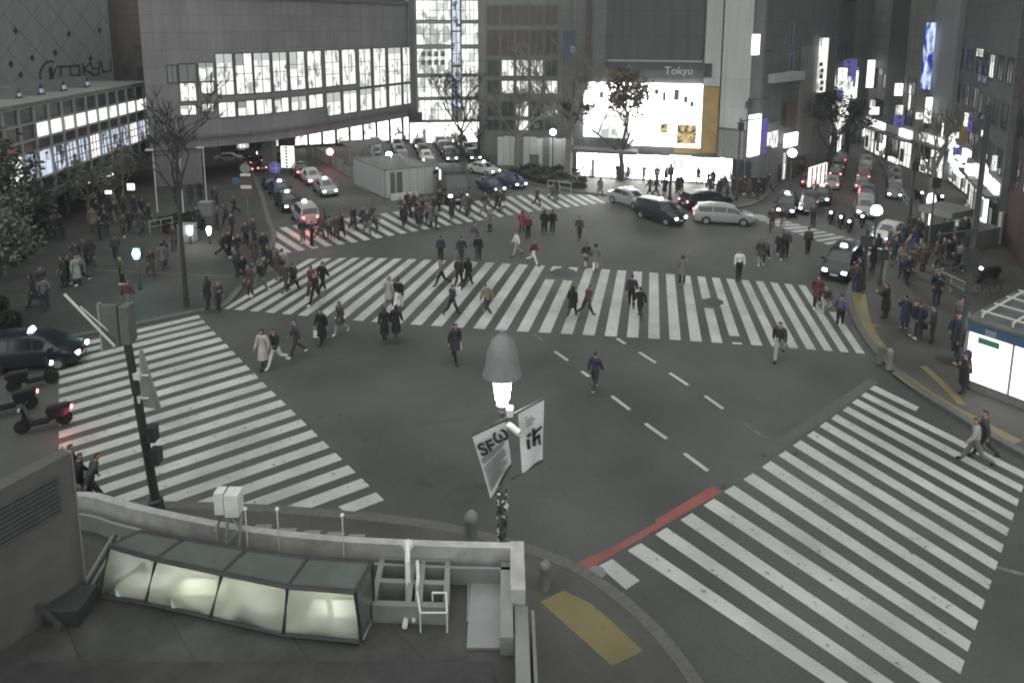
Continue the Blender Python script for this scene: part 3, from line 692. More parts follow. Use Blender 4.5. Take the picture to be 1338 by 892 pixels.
# ---- blue hanging banner on a narrow block
fr = FR(G(722, 206), G(760, 209))
r = building('office_block', 'narrow grey block with a blue vertical banner next to the bright corner store', fr, fr.L * .25, fr.L, 10, 19, M['mid_panel'])
x0, x1, z0, z1 = fr.rect(733, 40, 757, 87); panel(r, fr, x0, x1, -.35, -.25, z0, z1, M['blue_banner'], 'banner')
x, z = fr.px(740, 69); text('  0', fr, x, -.37, z, 1.0, M['white_metal'], r)
x0, x1, z0, z1 = fr.rect(745, 100, 755, 150); window(r, fr, x0, x1, z0, z1, M['green_glass'], 1, 4)

# ---- corner store with the blazing sign band
fr = FR(G(748, 232), G(946, 243))
r = building('corner_store', 'corner store with blazing white sign band, wooden column and glowing shopfront', fr, 0, fr.L, 14, 19, M['dark_concrete'])
X = lambda u: fr.px(u, 160)[0]
Z = lambda v: fr.px(850, v)[1]
panel(r, fr, X(768), X(916), -.25, 0, Z(152), Z(109), M['store_sign'], 'sign_board')
panel(r, fr, X(822), X(916), -.22, 0, Z(190), Z(154), M['store_sign'], 'sign_board')
panel(r, fr, X(764), X(774), -.6, -.28, Z(180), Z(120), M['store_sign'], 'sign_board')
panel(r, fr, X(770), X(822), -.16, 0, Z(182), Z(154), M['lit_white'], 'sign_board')
b = MB()
for (u, v, a, c) in [(838, 118, 5, 12), (846, 122, 4, 18), (858, 116, 6, 10), (868, 122, 5, 16), (884, 120, 8, 20), (896, 126, 6, 12), (904, 132, 6, 10), (786, 120, 6, 12), (800, 126, 9, 14)]:
    x, z = fr.px(u, v + 4, -.25); b.fbox(fr, x - a * .03, x + a * .03, -.275, -.252, z - c * .025, z + c * .025)
b.build('lettering', M['grey_paint'], r)
for (a, b_, c, d) in [(863, 161, 873, 174), (884, 163, 910, 188)]:
    x0, x1, z0, z1 = fr.rect(a, b_, c, d, -.22); panel(r, fr, x0, x1, -.30, -.223, z0, z1, glow('picture', (1, .75, .35), .9, (.12, .10, .08), .5, (3, 3, 3), .4, .6), 'picture')
panel(r, fr, X(917), X(938), -.3, 0, Z(196), Z(112), M['wood_clad'], 'column')
panel(r, fr, X(882), X(916.5), -.35, 0, Z(197), Z(190.5), M['wood_clad'], 'fascia')
panel(r, fr, X(917), X(938), -.28, 0, Z(111), 18.5, M['pale_panel'], 'pier')
x0, x1, z0, z1 = fr.rect(921, 84, 929, 100); window(r, fr, x0, x1, z0, z1, M['dark_glass'], 1, 1, y=-.28)
panel(r, fr, X(790), X(914), -.12, 0, Z(90), 18.6, M['black_clad'], 'blind_wall')
panel(r, fr, X(790), X(914), -.2, 0, Z(81), Z(78.5), M['mullion'], 'ledge')
panel(r, fr, X(764), X(769), -.25, 0, Z(112), 18.5, M['red_clad'], 'pier')
x, z = fr.px(868, 97, -.14); text('Tokyu', fr, x, -.14, z, .95, M['white_metal'], r)
x, z = fr.px(818, 92, -.14); text('ılı', fr, x, -.14, z, .8, M['grey_paint'], r)
for (a, b_) in [(755, 775), (777, 800), (802, 822), (824, 852), (854, 880), (882, 905), (907, 921), (923, 943)]:
    x0, x1 = X(a) , X(b_); window(r, fr, max(.15, x0), min(fr.L - .1, x1), .25, Z(203) , M['lit_store'] if b_ not in (921,) else M['store_sign'], 2, 1, M['mullion_dark'], .08)
MB().fbox(fr, .1, X(835), -1.6, 0, Z(200), Z(195)).build('canopy', M['dark_concrete'], r)
x, z = fr.px(876, 217, -.9); MB().fbox(fr, x - .1, x + 1.8, -1.0, -.85, z - .25, z + 1.0).build('hanging_sign', M['lit_sign'], r); text('ES', fr, x + .2, -1.03, z - .05, 1.0, M['grey_paint'], r)

# ---- pale blank tower next to it
fr = FR(G(939, 244), G(988, 252))
X = lambda u: fr.px(u, 160)[0]
Z = lambda v: fr.px(960, v)[1]
r = building('blank_tower', 'pale grey blank tower wall with small shop at its foot right of the corner store', fr, .1, fr.L, 14, 21, M['dark_concrete'])
panel(r, fr, X(941), X(978), -.15, 0, Z(168), 20.5, M['pale_panel'], 'cladding')
panel(r, fr, X(942), X(976), -.4, 0, Z(206), Z(170), M['concrete'], 'signboard_frame')
for i in range(3):
    x0 = X(946 + i * 9); panel(r, fr, x0, x0 + .32, -.43, -.4, Z(198), Z(186), M['grey_paint'], 'notice')
window(r, fr, X(943), X(960), .2, Z(208), M['lit_shop'], 2, 1); window(r, fr, X(962), X(984), .2, Z(210), M['dark_glass'], 2, 1)

# ---- right-hand block with balconies and vertical signs
fr = FR(G(982, 250), G(1082, 218))
X = lambda u: fr.px(u, 160)[0]
Z = lambda v: fr.px(1000, v)[1]
r = building('balcony_block', 'dark mid-rise with blue glazed balcony and glowing vertical signs at its corner', fr, 0, fr.L, 12, 22, M['dark_concrete'])
for (a, b_, c, d, m, y) in [(977, 150, 990, 203, 'lit_sign', 1.0), (982, 45, 989, 72, 'lit_sign', 1.0), (992, 155, 999, 200, 'violet_board', .5), (1024, 174, 1039, 191, 'lit_sign', .6), (1000, 173, 1005, 190, 'lit_office', .3), (1008, 170, 1013, 192, 'lit_office2', .3), (1025, 135, 1036, 165, 'red_clad', .3), (1000, 160, 1013, 171, 'concrete', .35)]:
    x0, x1, z0, z1 = fr.rect(a, b_, c, d, -y); panel(r, fr, x0, x1, -y - .25, -y, z0, z1, M[m], 'sign_board')
    MB().fbox(fr, max(.05, x0), max(.05, x0) + .1, -y, 0, z0 + .2, z0 + .3).build('bracket', M['dark_metal'], r)
for j, (a, b_) in enumerate([(72, 94), (30, 60)]):
    x0, x1, z0, z1 = fr.rect(1000, a, 1036, b_); window(r, fr, x0, x1, z0, z1, M['blue_banner'] if j == 0 else M['dark_glass'], 8, 1, M['mullion'], .07)
x0, x1, z0, z1 = fr.rect(997, 95, 1040, 106); panel(r, fr, x0, x1, -.8, 0, z0, z1, M['pale_panel'], 'balcony')
x0, x1, z0, z1 = fr.rect(1043, 60, 1062, 200); panel(r, fr, x0, x1, -.2, 0, z0, z1, M['concrete'], 'pier')
x0, x1, z0, z1 = fr.rect(1070, 50, 1078, 120, -.5); panel(r, fr, x0, x1, -.7, -.4, z0, z1, M['lit_office'], 'sign_board')
b = MB()
for i in range(6):
    x, z = fr.px(1072 + (i % 2), 84 + i * 8, -.72); b.fbox(fr, x - .15, x + .5, -.74, -.71, z - .2, z + .15)
b.build('lettering', M['red_clad'], r)
for i, (a, b_) in enumerate([(990, 1004), (1008, 1030), (1034, 1056)]):
    x0, x1 = X(a), X(b_); window(r, fr, max(.2, x0), x1, .2, 2.7, [M['dark_glass'], M['lit_office2'], M['green_glass']][i], 2, 1)
b = MB()
x0, x1, z0, z1 = fr.rect(1056, 216, 1078, 240, -3); fr2 = fr
r2 = empty('sign_board', fr.pt(x0, -3, 0), fr.a); tag(r2, 'white lit standing board with rows of dark lettering beside the right road', 'sign')
panel(r2, fr, x0, x1, -3.15, -3, z0, z1, M['lit_plain'], 'board'); MB().fbox(fr, x0, x0 + .1, -3.1, -3, 0, z0).fbox(fr, x1 - .1, x1, -3.1, -3, 0, z0).build('post', M['dark_metal'], r2)
for i in range(4):
    for j in range(2): x = lerp(x0, x1, (i + .5) / 4); z = lerp(z0, z1, (j + .5) / 2); MB_ = MB().fbox(fr, x - .12, x + .12, -3.18, -3.152, z - .4, z + .4) if i + j == 0 else MB_.fbox(fr, x - .12, x + .12, -3.18, -3.152, z - .4, z + .4)
MB_.build('lettering', M['black_ink'], r2)

# ---- far buildings closing the right street
fr = FR(G(1068, 186), G(1140, 187))
r = building('distant_block', 'distant dark block with two glowing vertical signs closing the right street', fr, 0, fr.L, 14, 20, M['dark_concrete'])
for (a, b_, c, d, m) in [(1098, 94, 1104, 122, 'lit_sign'), (1109, 84, 1115, 108, 'lit_sign'), (1105, 96, 1108, 122, 'violet_board'), (1116, 88, 1121, 115, 'violet_board'), (1095, 125, 1106, 140, 'lit_white'), (1110, 115, 1115, 150, 'lit_white'), (1128, 158, 1137, 178, 'lit_sign'), (1085, 155, 1092, 172, 'lit_white')]:
    x0, x1, z0, z1 = fr.rect(a, b_, c, d, -.6); panel(r, fr, x0, x1, -.8, -.6, z0, z1, M[m], 'sign_board')
for i in range(10): window(r, fr, fr.L * i / 10 + .4, fr.L * (i + 1) / 10 - .3, .3, 2.6, M['lit_shop'] if i % 3 else M['lit_office2'], 2, 1)
srr = random.Random(31)
def street_wall(label, p0, p1, h, m, wins=(), cat='building', name='street_block', rows=4, shops=True, signs=0, ssc=1):
    f = FR(G(*p0), G(*p1)); r = building(name, label, f, 0, f.L, 13, h, M[m])
    nx_ = max(2, int(f.L / 2.6))
    for j in range(rows):
        for i in range(nx_):
            x = f.L * (i + .5) / nx_; k = srr.random()
            if nx_ * rows > 60 and (i + j) % 2: continue
            window(r, f, x - .75, x + .75, 4.4 + j * 3.0, 6.0 + j * 3.0, M['lit_office2'] if k < .10 else M['dark_glass'] if k < .6 else M['green_glass'], 2, 1)
    if shops:
        for i in range(nx_):
            x0, x1 = f.L * i / nx_ + .2, f.L * (i + 1) / nx_ - .2; window(r, f, x0, x1, .25, 2.7, srr.choice((M['lit_shop'], M['lit_office2'], M['lit_office'], M['dark_glass'])), 3, 2); MB().fbox(f, lerp(x0, x1, .1), lerp(x0, x1, .45), -.07, -.055, .6, 1.9).build('poster', srr.choice((M['grey_paint'], M['white_sheet'], M['brown_clad'])), r)
            MB().fbox(f, x0, x1, -.8, 0, 2.85, 3.05).build('awning', M['dark_concrete'], r); MB().fbox(f, x0 + .1, x1 - .1, -.3, -.02, 3.15, 3.9).build('sign_board', srr.choice((M['lit_sign'], M['lit_plain'], M['violet_board'], M['pale_panel'], M['lit_office'])), r)
    for i in range(signs):                        # signs standing out from the wall, facing along the street
        x = f.L * srr.uniform(.05, .95); z = srr.uniform(3.6, 8.5); hz_ = srr.choice((.8, 1.2, 2.2, 3.0)) * ssc; d = srr.uniform(.5, 1.0) * ssc; z *= (1 if ssc == 1 else .8)
        MB().fbox(f, x - .12, x + .12, -.3 - d, -.3, z, z + hz_).build('sign_board', srr.choice((M['lit_sign'], M['lit_sign'], M['lit_plain'], M['violet_board'], M['lit_office'])), r); MB().fbox(f, x - .04, x + .04, -.3, 0, z + .2, z + .28).build('bracket', M['dark_metal'], r)
        n_ = max(1, int(hz_ / .5)); lt = MB()          # a column of dark characters on both faces
        for q in range(n_):
            zq = z + hz_ * (q + .5) / n_; a_ = .15 * min(1, hz_ / n_ / .45)
            for (ya, yb, za, zb_) in ((-1, 1, .55, .95), (-1, 1, -.95, -.6), (-.2, .25, -.9, .9)):
                if srr.random() < .8: lt.fbox(f, x - .13, x + .13, -.3 - d / 2 + ya * d * .28, -.3 - d / 2 + yb * d * .28, zq + za * a_, zq + zb_ * a_)
        if lt.f: lt.build('lettering', M['black_ink'], r)
    for (a, b_, c, d, mm, nx, nz) in wins:
        x0, x1, z0, z1 = f.rect(a, b_, c, d); window(r, f, min(x0, x1), max(x0, x1), z0, z1, M[mm], nx, nz)
    return f, r
f, r = street_wall('tall grey blank-sided block at the far end of the right street', (1128, 197), (1190, 224), 26, 'concrete', signs=5, rows=2, wins=[(1160, 205, 1174, 218, 'lit_shop', 3, 1), (1140, 130, 1156, 185, 'dark_glass', 2, 4), (1143, 90, 1154, 98, 'dark_glass', 1, 1)])
panel(r, f, f.px(1157, 130)[0], f.px(1179, 130)[0], -.12, 0, f.px(1168, 178)[1], 24, M['black_clad'], 'cladding')
f, r = street_wall('pale grey tower bearing the vivid blue illuminated billboard', (1178, 214), (1232, 238), 28, 'mid_panel', signs=3, ssc=.8, rows=1, wins=[(1184, 208, 1195, 224, 'lit_office2', 2, 1), (1197, 206, 1212, 232, 'lit_shop', 2, 1)])
x0, x1, z0, z1 = f.rect(1185, 30, 1218, 115, -.4); panel(r, f, x0, x1, -.7, -.3, z0, z1, M['blue_board'], 'billboard')
x0, x1, z0, z1 = f.rect(1200, 122, 1206, 136, -.1); panel(r, f, x0, x1, -.3, 0, z0, z1, M['lit_office'], 'sign_board')
f, r = street_wall('dark grey block with a column of small windows and tall glowing shop signs', (1224, 226), (1268, 262), 26, 'dark_concrete', signs=5, ssc=.6, rows=3, wins=[(1246, 128, 1251, 133, 'dark_glass', 1, 1), (1246, 142, 1251, 147, 'dark_glass', 1, 1), (1246, 156, 1251, 161, 'lit_office', 1, 1), (1246, 170, 1251, 175, 'dark_glass', 1, 1), (1246, 184, 1251, 189, 'lit_office', 1, 1), (1236, 212, 1250, 232, 'lit_shop', 2, 1)])
for (a, b_, c, d, m) in [(1245, 188, 1252, 215, 'lit_sign'), (1252, 205, 1262, 230, 'lit_sign'), (1259, 150, 1264, 190, 'wood_clad'), (1265, 148, 1268, 165, 'lit_sign')]:
    x0, x1, z0, z1 = f.rect(a, b_, c, d, -.5); panel(r, f, min(x0, x1), max(x0, x1), -.8, -.5, z0, z1, M[m], 'sign_board')
panel(r, f, f.px(1225, 120)[0], f.px(1243, 120)[0], -.5, 0, f.px(1234, 98)[1], 25, M['pale_panel'], 'cladding')
f, r = street_wall('nearest dark tower at the right edge with a few lit signs and reddish side', (1262, 268), (1300, 318), 30, 'dark_concrete', signs=3, ssc=.45, rows=3, wins=[(1282, 172, 1292, 182, 'lit_plain', 2, 1), (1283, 198, 1291, 206, 'lit_office2', 1, 1), (1281, 211, 1292, 222, 'lit_plain', 1, 1), (1282, 225, 1290, 250, 'green_glass', 1, 3), (1276, 64, 1286, 74, 'lit_office2', 3, 3), (1277, 85, 1291, 108, 'dark_glass', 2, 2), (1280, 150, 1292, 158, 'green_glass', 1, 1)])
x0, x1, z0, z1 = f.rect(1267, 216, 1273, 228, -.6); panel(r, f, min(x0, x1), max(x0, x1), -.9, -.5, z0, z1, M['lit_sign'], 'sign_board')
f, r = street_wall('dark reddish building cut off by the right edge of the view', (1299, 305), (1420, 470), 30, 'red_clad', shops=False, wins=[(1303, 225, 1307, 245, 'lit_office2', 1, 2), (1316, 150, 1330, 250, 'dark_glass', 2, 4)])
f, r = street_wall('dark tower standing behind the passage bridge', (430, 176), (545, 172), 26, 'black_clad', rows=0, shops=False)
f, r = street_wall('row of narrow shops with stacked glowing signs on the left of the right street', (1079, 213), (1104, 193), 17, 'dark_concrete', signs=16, rows=3)
f, r = street_wall('dark office tower behind the footbridge at the left', (190, 186), (440, 178), 27, 'dark_concrete', rows=0, shops=False, wins=[(230 + 24 * i, 20, 246 + 24 * i, 38, 'dark_glass', 2, 1) for i in range(8)])
f, r = street_wall('tall dim tower behind the bright corner store', (760, 190), (960, 192), 30, 'dark_concrete', rows=0, shops=False, wins=[(775 + 24 * i, 10, 790 + 24 * i, 26, 'dark_glass', 2, 1) for i in range(7)])
# ================================================================== FOREGROUND ROOF
ZP = 4.25; ZD = 3.65
edge = [G(u, v, ZP) for u, v in [(-60, 668), (30, 652), (112, 645), (160, 657), (220, 671), (290, 685), (360, 695), (440, 703), (530, 708), (600, 710.5), (668, 712)]]
nr = empty('corner_building', (edge[5].x, edge[5].y, 0), 0); tag(nr, 'low near building whose grey flat roof with pale parapet edge fills the foreground', 'building')
poly = [(p.x, p.y) for p in edge] + [(edge[-1].x + .15, 1.0), (edge[-1].x + .15, -6), (-24, -6), (-24, edge[0].y)]
MB().prism([(p[0], p[1] - .12) for p in poly], ZD - .35, ZD).build('roof', M['roof_grey'], nr)
wall = [(p.x, p.y - .5) for p in edge] + [(edge[-1].x - .4, 1.0), (edge[-1].x - .4, -5.5), (-23, -5.5), (-23, edge[0].y - .5)]
MB().prism(wall, .12, ZD - .36).build('wall', M['dark_concrete'], nr)
def rail(b, P, w0, z0, z1, mi=0):                 # strip along a poly line, mitred
    n = len(P); L1, R1 = [], []
    for i in range(n):
        d = (P[min(i + 1, n - 1)] - P[max(i - 1, 0)]); d.z = 0; d.normalize(); q = Vector((-d.y, d.x, 0)) * w0 / 2
        L1.append(P[i] + q); R1.append(P[i] - q)
    for i in range(n - 1):
        b.hexa([(*p.xy, z0) for p in (R1[i], R1[i + 1], L1[i + 1], L1[i])] + [(*p.xy, z1) for p in (R1[i], R1[i + 1], L1[i + 1], L1[i])], mi)
    return b
E2 = curve(edge, 4)
rail(MB(), E2, .15, ZD + .002, ZP).build('parapet', M['roof_edge'], nr)
rail(MB(), [p + Vector((0, -.28, 0)) for p in E2], .06, ZD + .002, ZD + .35).build('gutter', M['grey_paint'], nr)
c0 = edge[-1]
MB().box(c0.x - .02, c0.x + .24, c0.y - 1.05, c0.y + .1, ZD - .3, ZP + .004).build('parapet', M['roof_edge'], nr)
MB().box(c0.x - .20, c0.x + .02, c0.y - 1.75, c0.y - .12, ZD + .003, ZP - .25).build('flashing', M['grey_paint'], nr)
MB().box(c0.x + .05, c0.x + .28, -4, c0.y - 1.07, ZD - .3, ZD + .30).build('flashing', M['grey_paint'], nr)
MB().box(c0.x + .34, c0.x + .40, c0.y - 2.6, c0.y - 1.0, ZD - .9, ZD + .15).build('downpipe', M['grey_paint'], nr)
M['cream_room'] = mat('cream_room', (.50, .50, .42), .7, var=.25, scale=1.4)
# glazed lean-to of lit panes
zt, zl = 4.75, 3.72
nt_ = [G(u, v, zt) for u, v in [(143, 713), (204, 730.5), (290, 749), (376, 766), (464, 773)]]
ft_ = [G(u, v, zt) for u, v in [(184, 694), (240, 704), (322, 718), (402, 729), (486, 734)]]
nb_ = [G(u, v, zl) for u, v in [(131, 776), (190, 787), (275, 806), (370, 828), (472, 838)]]
sk = empty('roof_lantern', (nt_[2].x, nt_[2].y, ZD), 0); tag(sk, 'glazed roof lantern of four lit sloping panes on the near flat roof', 'skylight')
fb_ = [Vector((p.x, p.y, ZD + .01)) for p in ft_]
MB().hexa([Vector((p.x, p.y, ZD + .005)) for p in (nb_[0], nb_[-1], fb_[-1], fb_[0])] + [Vector((p.x, p.y, ZD + .04)) for p in (nb_[0], nb_[-1], fb_[-1], fb_[0])]).build('base', M['cream_room'], sk)
for i in range(4):                                # what stands inside: beams, a bench, ducts
    a, b_ = nb_[i].lerp(nb_[i + 1], .25 + .12 * i), ft_[i].lerp(ft_[i + 1], .3); MB().tube([Vector((a.x, a.y + .15, ZD + .3)), Vector((b_.x, b_.y - .2, 4.5))], .05, 6).build('beam', M['white_metal'], sk)
    c_ = nb_[i].lerp(nb_[i + 1], .6).lerp(ft_[i].lerp(ft_[i + 1], .6), .45); MB().box(c_.x - .5, c_.x + .4, c_.y - .12, c_.y + .25, ZD + .05, ZD + .28 + .08 * (i % 2)).build('bench', (M['white_metal'], M['cream_room'], M['grey_paint'], M['white_metal'])[i], sk)
fm = MB()
for i in range(5):
    fm.tube([nb_[i], nt_[i], ft_[i]], .038, 6)
for P in (nt_, ft_, nb_): fm.tube(P, .042, 6)
for i in (0, 4): fm.tube([ft_[i], fb_[i]], .04, 6)
fm.build('frame', M['dark_metal'], sk)
M['sk0'] = glow('skylight_dim', (.60, .60, .46), .34, (.14, .15, .12), .34, (1.3, 1.3, .8), .35, .65)
for i in range(4):
    o = MB().add([nb_[i], nb_[i + 1], nt_[i + 1], nt_[i]], [(0, 1, 2, 3)]).build('pane', M['lantern_glass'], sk)
    c_ = (nb_[i] + nb_[i + 1] + ft_[i] + ft_[i + 1]) / 4; l = bpy.data.lights.new('lantern_light', 'POINT'); l.energy = (7, 20, 16, 13)[i]; l.color = (.98, 1, .92); l.shadow_soft_size = .15; lo = bpy.data.objects.new('lantern_light', l); COL.objects.link(lo); lo.location = (c_.x, c_.y + .15, 4.45)
    MB().add([nt_[i], nt_[i + 1], ft_[i + 1], ft_[i]], [(0, 1, 2, 3)]).build('pane', M['glass_top'], sk)
MB().add([ft_[i] for i in range(5)] + [fb_[i] for i in range(5)], [(i, i + 1, i + 6, i + 5) for i in range(4)]).build('back_panel', M['cream_room'], sk)
for a in (0, 4): MB().add([nb_[a], nt_[a], ft_[a], fb_[a]], [(0, 1, 2, 3)]).build('side_panel', M['glass_top'], sk)
M['teal'] = glow('teal_reflection', (.55, .9, .85), .45)
# dark near band of the roof, its machinery walkway
p = G(330, 850, ZD)
MB().box(-14, c0.x - .3, -5.8, p.y - .35, ZD + .004, ZD + .16).build('roof_membrane', M['tar_roof'], nr)
# timber hatch frame with four openings
hz = ZD + .35
def HP(u, v, z=hz): return G(u, v, z)
hf = empty('roof_frame', HP(545, 755, ZD), 0); tag(hf, 'grey timber frame of square openings lying on the near roof', 'frame')
fm = MB()
def bar(p, q, wd, z0, z1, b):
    d = (q - p); d.z = 0; l = d.length; d.normalize(); n = Vector((-d.y, d.x, 0)) * wd / 2
    b.hexa([(*c.xy, z0) for c in (p - n, q - n, q + n, p + n)] + [(*c.xy, z1) for c in (p - n, q - n, q + n, p + n)])
A, B, C, D = HP(500, 727), HP(585, 731), HP(583, 790), HP(487, 787)
for i, (p, q) in enumerate([(A, B), (D, C)]): bar(p, q, .11, ZD + .005, hz, fm)
for i, t in enumerate([0, .48, .63, 1]): bar(A.lerp(B, t), D.lerp(C, t), .10, ZD + .006, hz + .004, fm)
bar(A.lerp(D, .52), B.lerp(C, .52), .10, ZD + .007, hz - .006, fm)
fm.build('frame', M['grey_paint'], hf)
MB().hexa([(*p.xy, ZD + .005) for p in (D, C, B, A)] + [(*p.xy, ZD + .03) for p in (D, C, B, A)]).build('well', M['black_clad'], hf)
# parapet clutter: conduit boxes, bracket, pipes and rails
q = [G(u, v, ZD) for u, v in [(335, 727), (368, 731), (400, 733), (432, 734), (460, 736)]]
for i, p in enumerate(q):
    o = MB().box(p.x - .17, p.x + .17, p.y + .25, p.y + .5, ZD + .004, ZD + .32 - .02 * i).build('junction_box', M['grey_paint']); tag(o, 'grey junction box behind the near parapet', 'box', 'junction boxes behind the parapet', auto=proj(p)[0])
p = G(533, 716, ZP)
o = MB().tube([p + Vector((0, 0, .02)), p + Vector((0, -.05, .15)), p + Vector((.05, -.4, .05)), p + Vector((.08, -.6, -.5)), p + Vector((.1, -1.2, -.52))], .05, 7).tube([p + Vector((.2, -.2, -.1)), p + Vector((.25, -.5, -.2)), p + Vector((.24, -.8, -.5)), p + Vector((.24, -1.1, -.5))], .035, 6).ball(p + Vector((0, 0, .06)), .11, 10, 6).build('roof_cable', M['white_metal']); tag(o, 'bundle of pale cables climbing over the middle of the near parapet', 'cable')
o = MB()
a, b_ = G(545, 772, ZD + .5), G(549, 800, ZD + .4); o.tube([a, b_], .018, 6); c_ = G(565, 774, ZD + .5); d_ = G(583, 774, ZD + .5); e_ = G(584, 800, ZD + .4)
for t in (a, c_, d_, e_, b_): o.tube([t, Vector((t.x, t.y, ZD + .01))], .014, 6)
o.tube([c_, d_, e_], .018, 6); o.tube([b_, e_], .014, 6)
tag(o.build('handrail', M['white_metal']), 'thin white bent pipe handrail on the near roof frame', 'handrail')
a, b_ = G(613, 733, ZD + .03), G(611, 812, ZD + .03)
tag(MB().tube([a, b_], .022, 7).build('roof_pipe', M['mid_panel']), 'straight pale pipe running along the right side of the near roof', 'pipe')
p = G(640, 762, ZD)
tag(MB().box(p.x - .36, p.x + .30, p.y - 1.4, p.y + .9, ZD + .004, ZD + .05).build('roof_sheet', M['mid_panel']), 'stained grey sheet lying at the right end of the near roof', 'sheet')
for (u, v) in [(325, 735), (366, 735), (450, 744), (496, 727), (560, 729)]:
    p = G(u, v, ZD)
    o = MB().tube([(p.x, p.y, ZD), (p.x, p.y, ZD + .15 if u > 460 else 4.8)], .012, 6).ball((p.x, p.y, ZD + .18 if u > 460 else 4.82), .04, 8, 6).build('roof_light', M['white_metal']); tag(o, 'tiny pale knob lamp on a stem by the near parapet', 'lamp', 'knob lamps on the near roof', auto=u)
for i, (pts, lb) in enumerate([([(300, 850), (420, 858), (500, 838), (560, 846), (640, 830)], 'thin black cable snaking along the dark near edge of the roof'), ([(470, 742), (480, 770), (474, 800), (486, 826)], 'short black cable beside the right end of the roof lantern'), ([(595, 735), (600, 760), (592, 790), (600, 820)], 'black cable lying right of the roof frame')]):
    e_ = curve([G(u, v, ZD + (.19 if i == 0 else .03)) for u, v in pts], 6); tag(MB().tube(e_, .018, 5).build('cable', M['dark_metal']), lb, 'cable')
# floodlight on lattice stand at the parapet
p = G(301, 690, ZP)
fl = empty('floodlight', (p.x, p.y, ZD), 0); tag(fl, 'white double floodlight on a lattice stand at the parapet', 'floodlight')
zz = zat(p, 668)
b = MB().box(p.x - .24, p.x - .06, p.y - .1, p.y + .12, zz, zz + .46).box(p.x - .03, p.x + .24, p.y - .14, p.y + .14, zz - .02, zz + .44); b.build('lamp_housing', M['white_metal'], fl)
b = MB()
for s in (0, .26): b.tube([(p.x + s, p.y - .05, zz), (p.x + s + .05, p.y - .55, ZD + .01)], .03, 6)
for i in range(4): t0, t1 = i / 4, (i + 1) / 4; b.tube([(p.x + (.26 if i % 2 else 0) + .05 * t0, p.y - .05 - .5 * t0, lerp(zz, ZD, t0)), (p.x + (0 if i % 2 else .26) + .05 * t1, p.y - .05 - .5 * t1, lerp(zz, ZD + .01, t1))], .02, 5)
b.tube([(p.x - .12, p.y, zz), (p.x - .22, p.y - .15, zz - .3), (p.x - .12, p.y - .3, ZD + .05)], .05, 7)
b.build('stand', M['grey_paint'], fl)
# louvred steel cabinet at the left
e0 = G(112, 775, ZD); zc = zat(e0, 592)
f2 = FR((e0.x - .95, e0.y - 1.7), (e0.x, e0.y), ZD)
cb = empty('louvre_cabinet', f2.o, f2.a); tag(cb, 'tall stainless cabinet with louvred vents standing on the near roof at left', 'cabinet')
hh = zc - ZD
MB().fbox(f2, 0, f2.L, 0, .3, .004, hh).build('body', M['steel'], cb)
b = MB()
for i in range(9): z = hh - .25 - i * .085; b.hexa([f2.pt(.55, -.05, z - .05), f2.pt(f2.L - .25, -.05, z - .05), f2.pt(f2.L - .25, -.0, z - .02), f2.pt(.55, -.0, z - .02), f2.pt(.55, -.04, z - .035), f2.pt(f2.L - .25, -.04, z - .035), f2.pt(f2.L - .25, .0, z + .01), f2.pt(.55, .0, z + .01)])
b.build('louvre', M['dark_metal'], cb)
MB().fbox(f2, .32, .38, -.05, 0, .1, hh - .1).build('trim', M['white_metal'], cb); MB().fbox(f2, f2.L + .002, f2.L + .03, -.02, .31, .005, hh + .02).build('trim', M['grey_paint'], cb)
MB().fbox(f2, -1.5, -.002, -.1, .35, .004, hh - .05).build('housing', M['black_clad'], cb)
p = G(78, 770, ZD)
tag(MB().tube([G(25, 775, ZD + .4), G(60, 800, ZD + .4), G(80, 820, ZD + .4)], .05, 6).box(G(95, 800, ZD).x - .3, G(95, 800, ZD).x + .3, G(95, 800, ZD).y - .3, G(95, 800, ZD).y + .3, ZD + .004, ZD + .3).build('roof_vent', M['dark_metal']), 'dark roof vent with a bent rail in the lower left corner', 'vent')
a, b_ = G(106, 770, ZD + .1), G(150, 696, ZD + .1)
tag(MB().tube([a, b_], .04, 6).tube([a + Vector((.16, -.05, 0)), b_ + Vector((.16, -.05, 0))], .03, 6).build('roof_pipe', M['grey_paint']), 'pair of dark pipes running between the steel cabinet and the roof lantern', 'pipe')

# ================================================================== STREET FURNITURE
def glyph(b, fr, pts, wd, y):
    global FRC
    FRC = fr
    for p, q in zip(pts, pts[1:]): stroke(b, p, q, wd, y - .012, y)
# ---- front lamp post with banners
base = Vector((-.06, 13.6, .12))
lp = empty('street_lamp', base, 0); tag(lp, 'lit white street lamp with bell shade carrying two printed banners', 'street lamp')
ztop = zat(base, 430); zg = zat(base, 492); zk = zat(base, 530)
B0 = (base.x, base.y)
MB().lathe((*B0, 0), [(.16, .12), (.16, .5), (.075, .6), (.06, zk - .12)], 12).build('pole', M['pole_grey'], lp, True)
b = MB()
rr = random.Random(3)
for i in range(420):
    z = rr.uniform(.9, zat(base, 640)); t = rr.uniform(0, 6.28); r_ = rr.uniform(.055, .11); c = Vector((B0[0] + r_ * math.cos(t), B0[1] + r_ * math.sin(t), z))
    d1 = Vector((rr.uniform(-1, 1), rr.uniform(-1, 1), rr.uniform(-1, 1))).normalized() * .06; d2 = d1.cross(Vector((rr.uniform(-1, 1), rr.uniform(-1, 1), 1))).normalized() * .035
    b.add([c - d1, c + d2, c + d1, c - d2], [(0, 1, 2, 3)], rr.choice((0, 0, 1)))
b.build('ivy', [M['bark_dark'], M['white_sheet']], lp)
MB().lathe((*B0, 0), [(.10, zk - .12), (.07, zk - .05), (.09, zk), (.14, zk + .04), (.10, zk + .06)], 14).build('collar', M['grey_paint'], lp, True)
gh = zg - zk
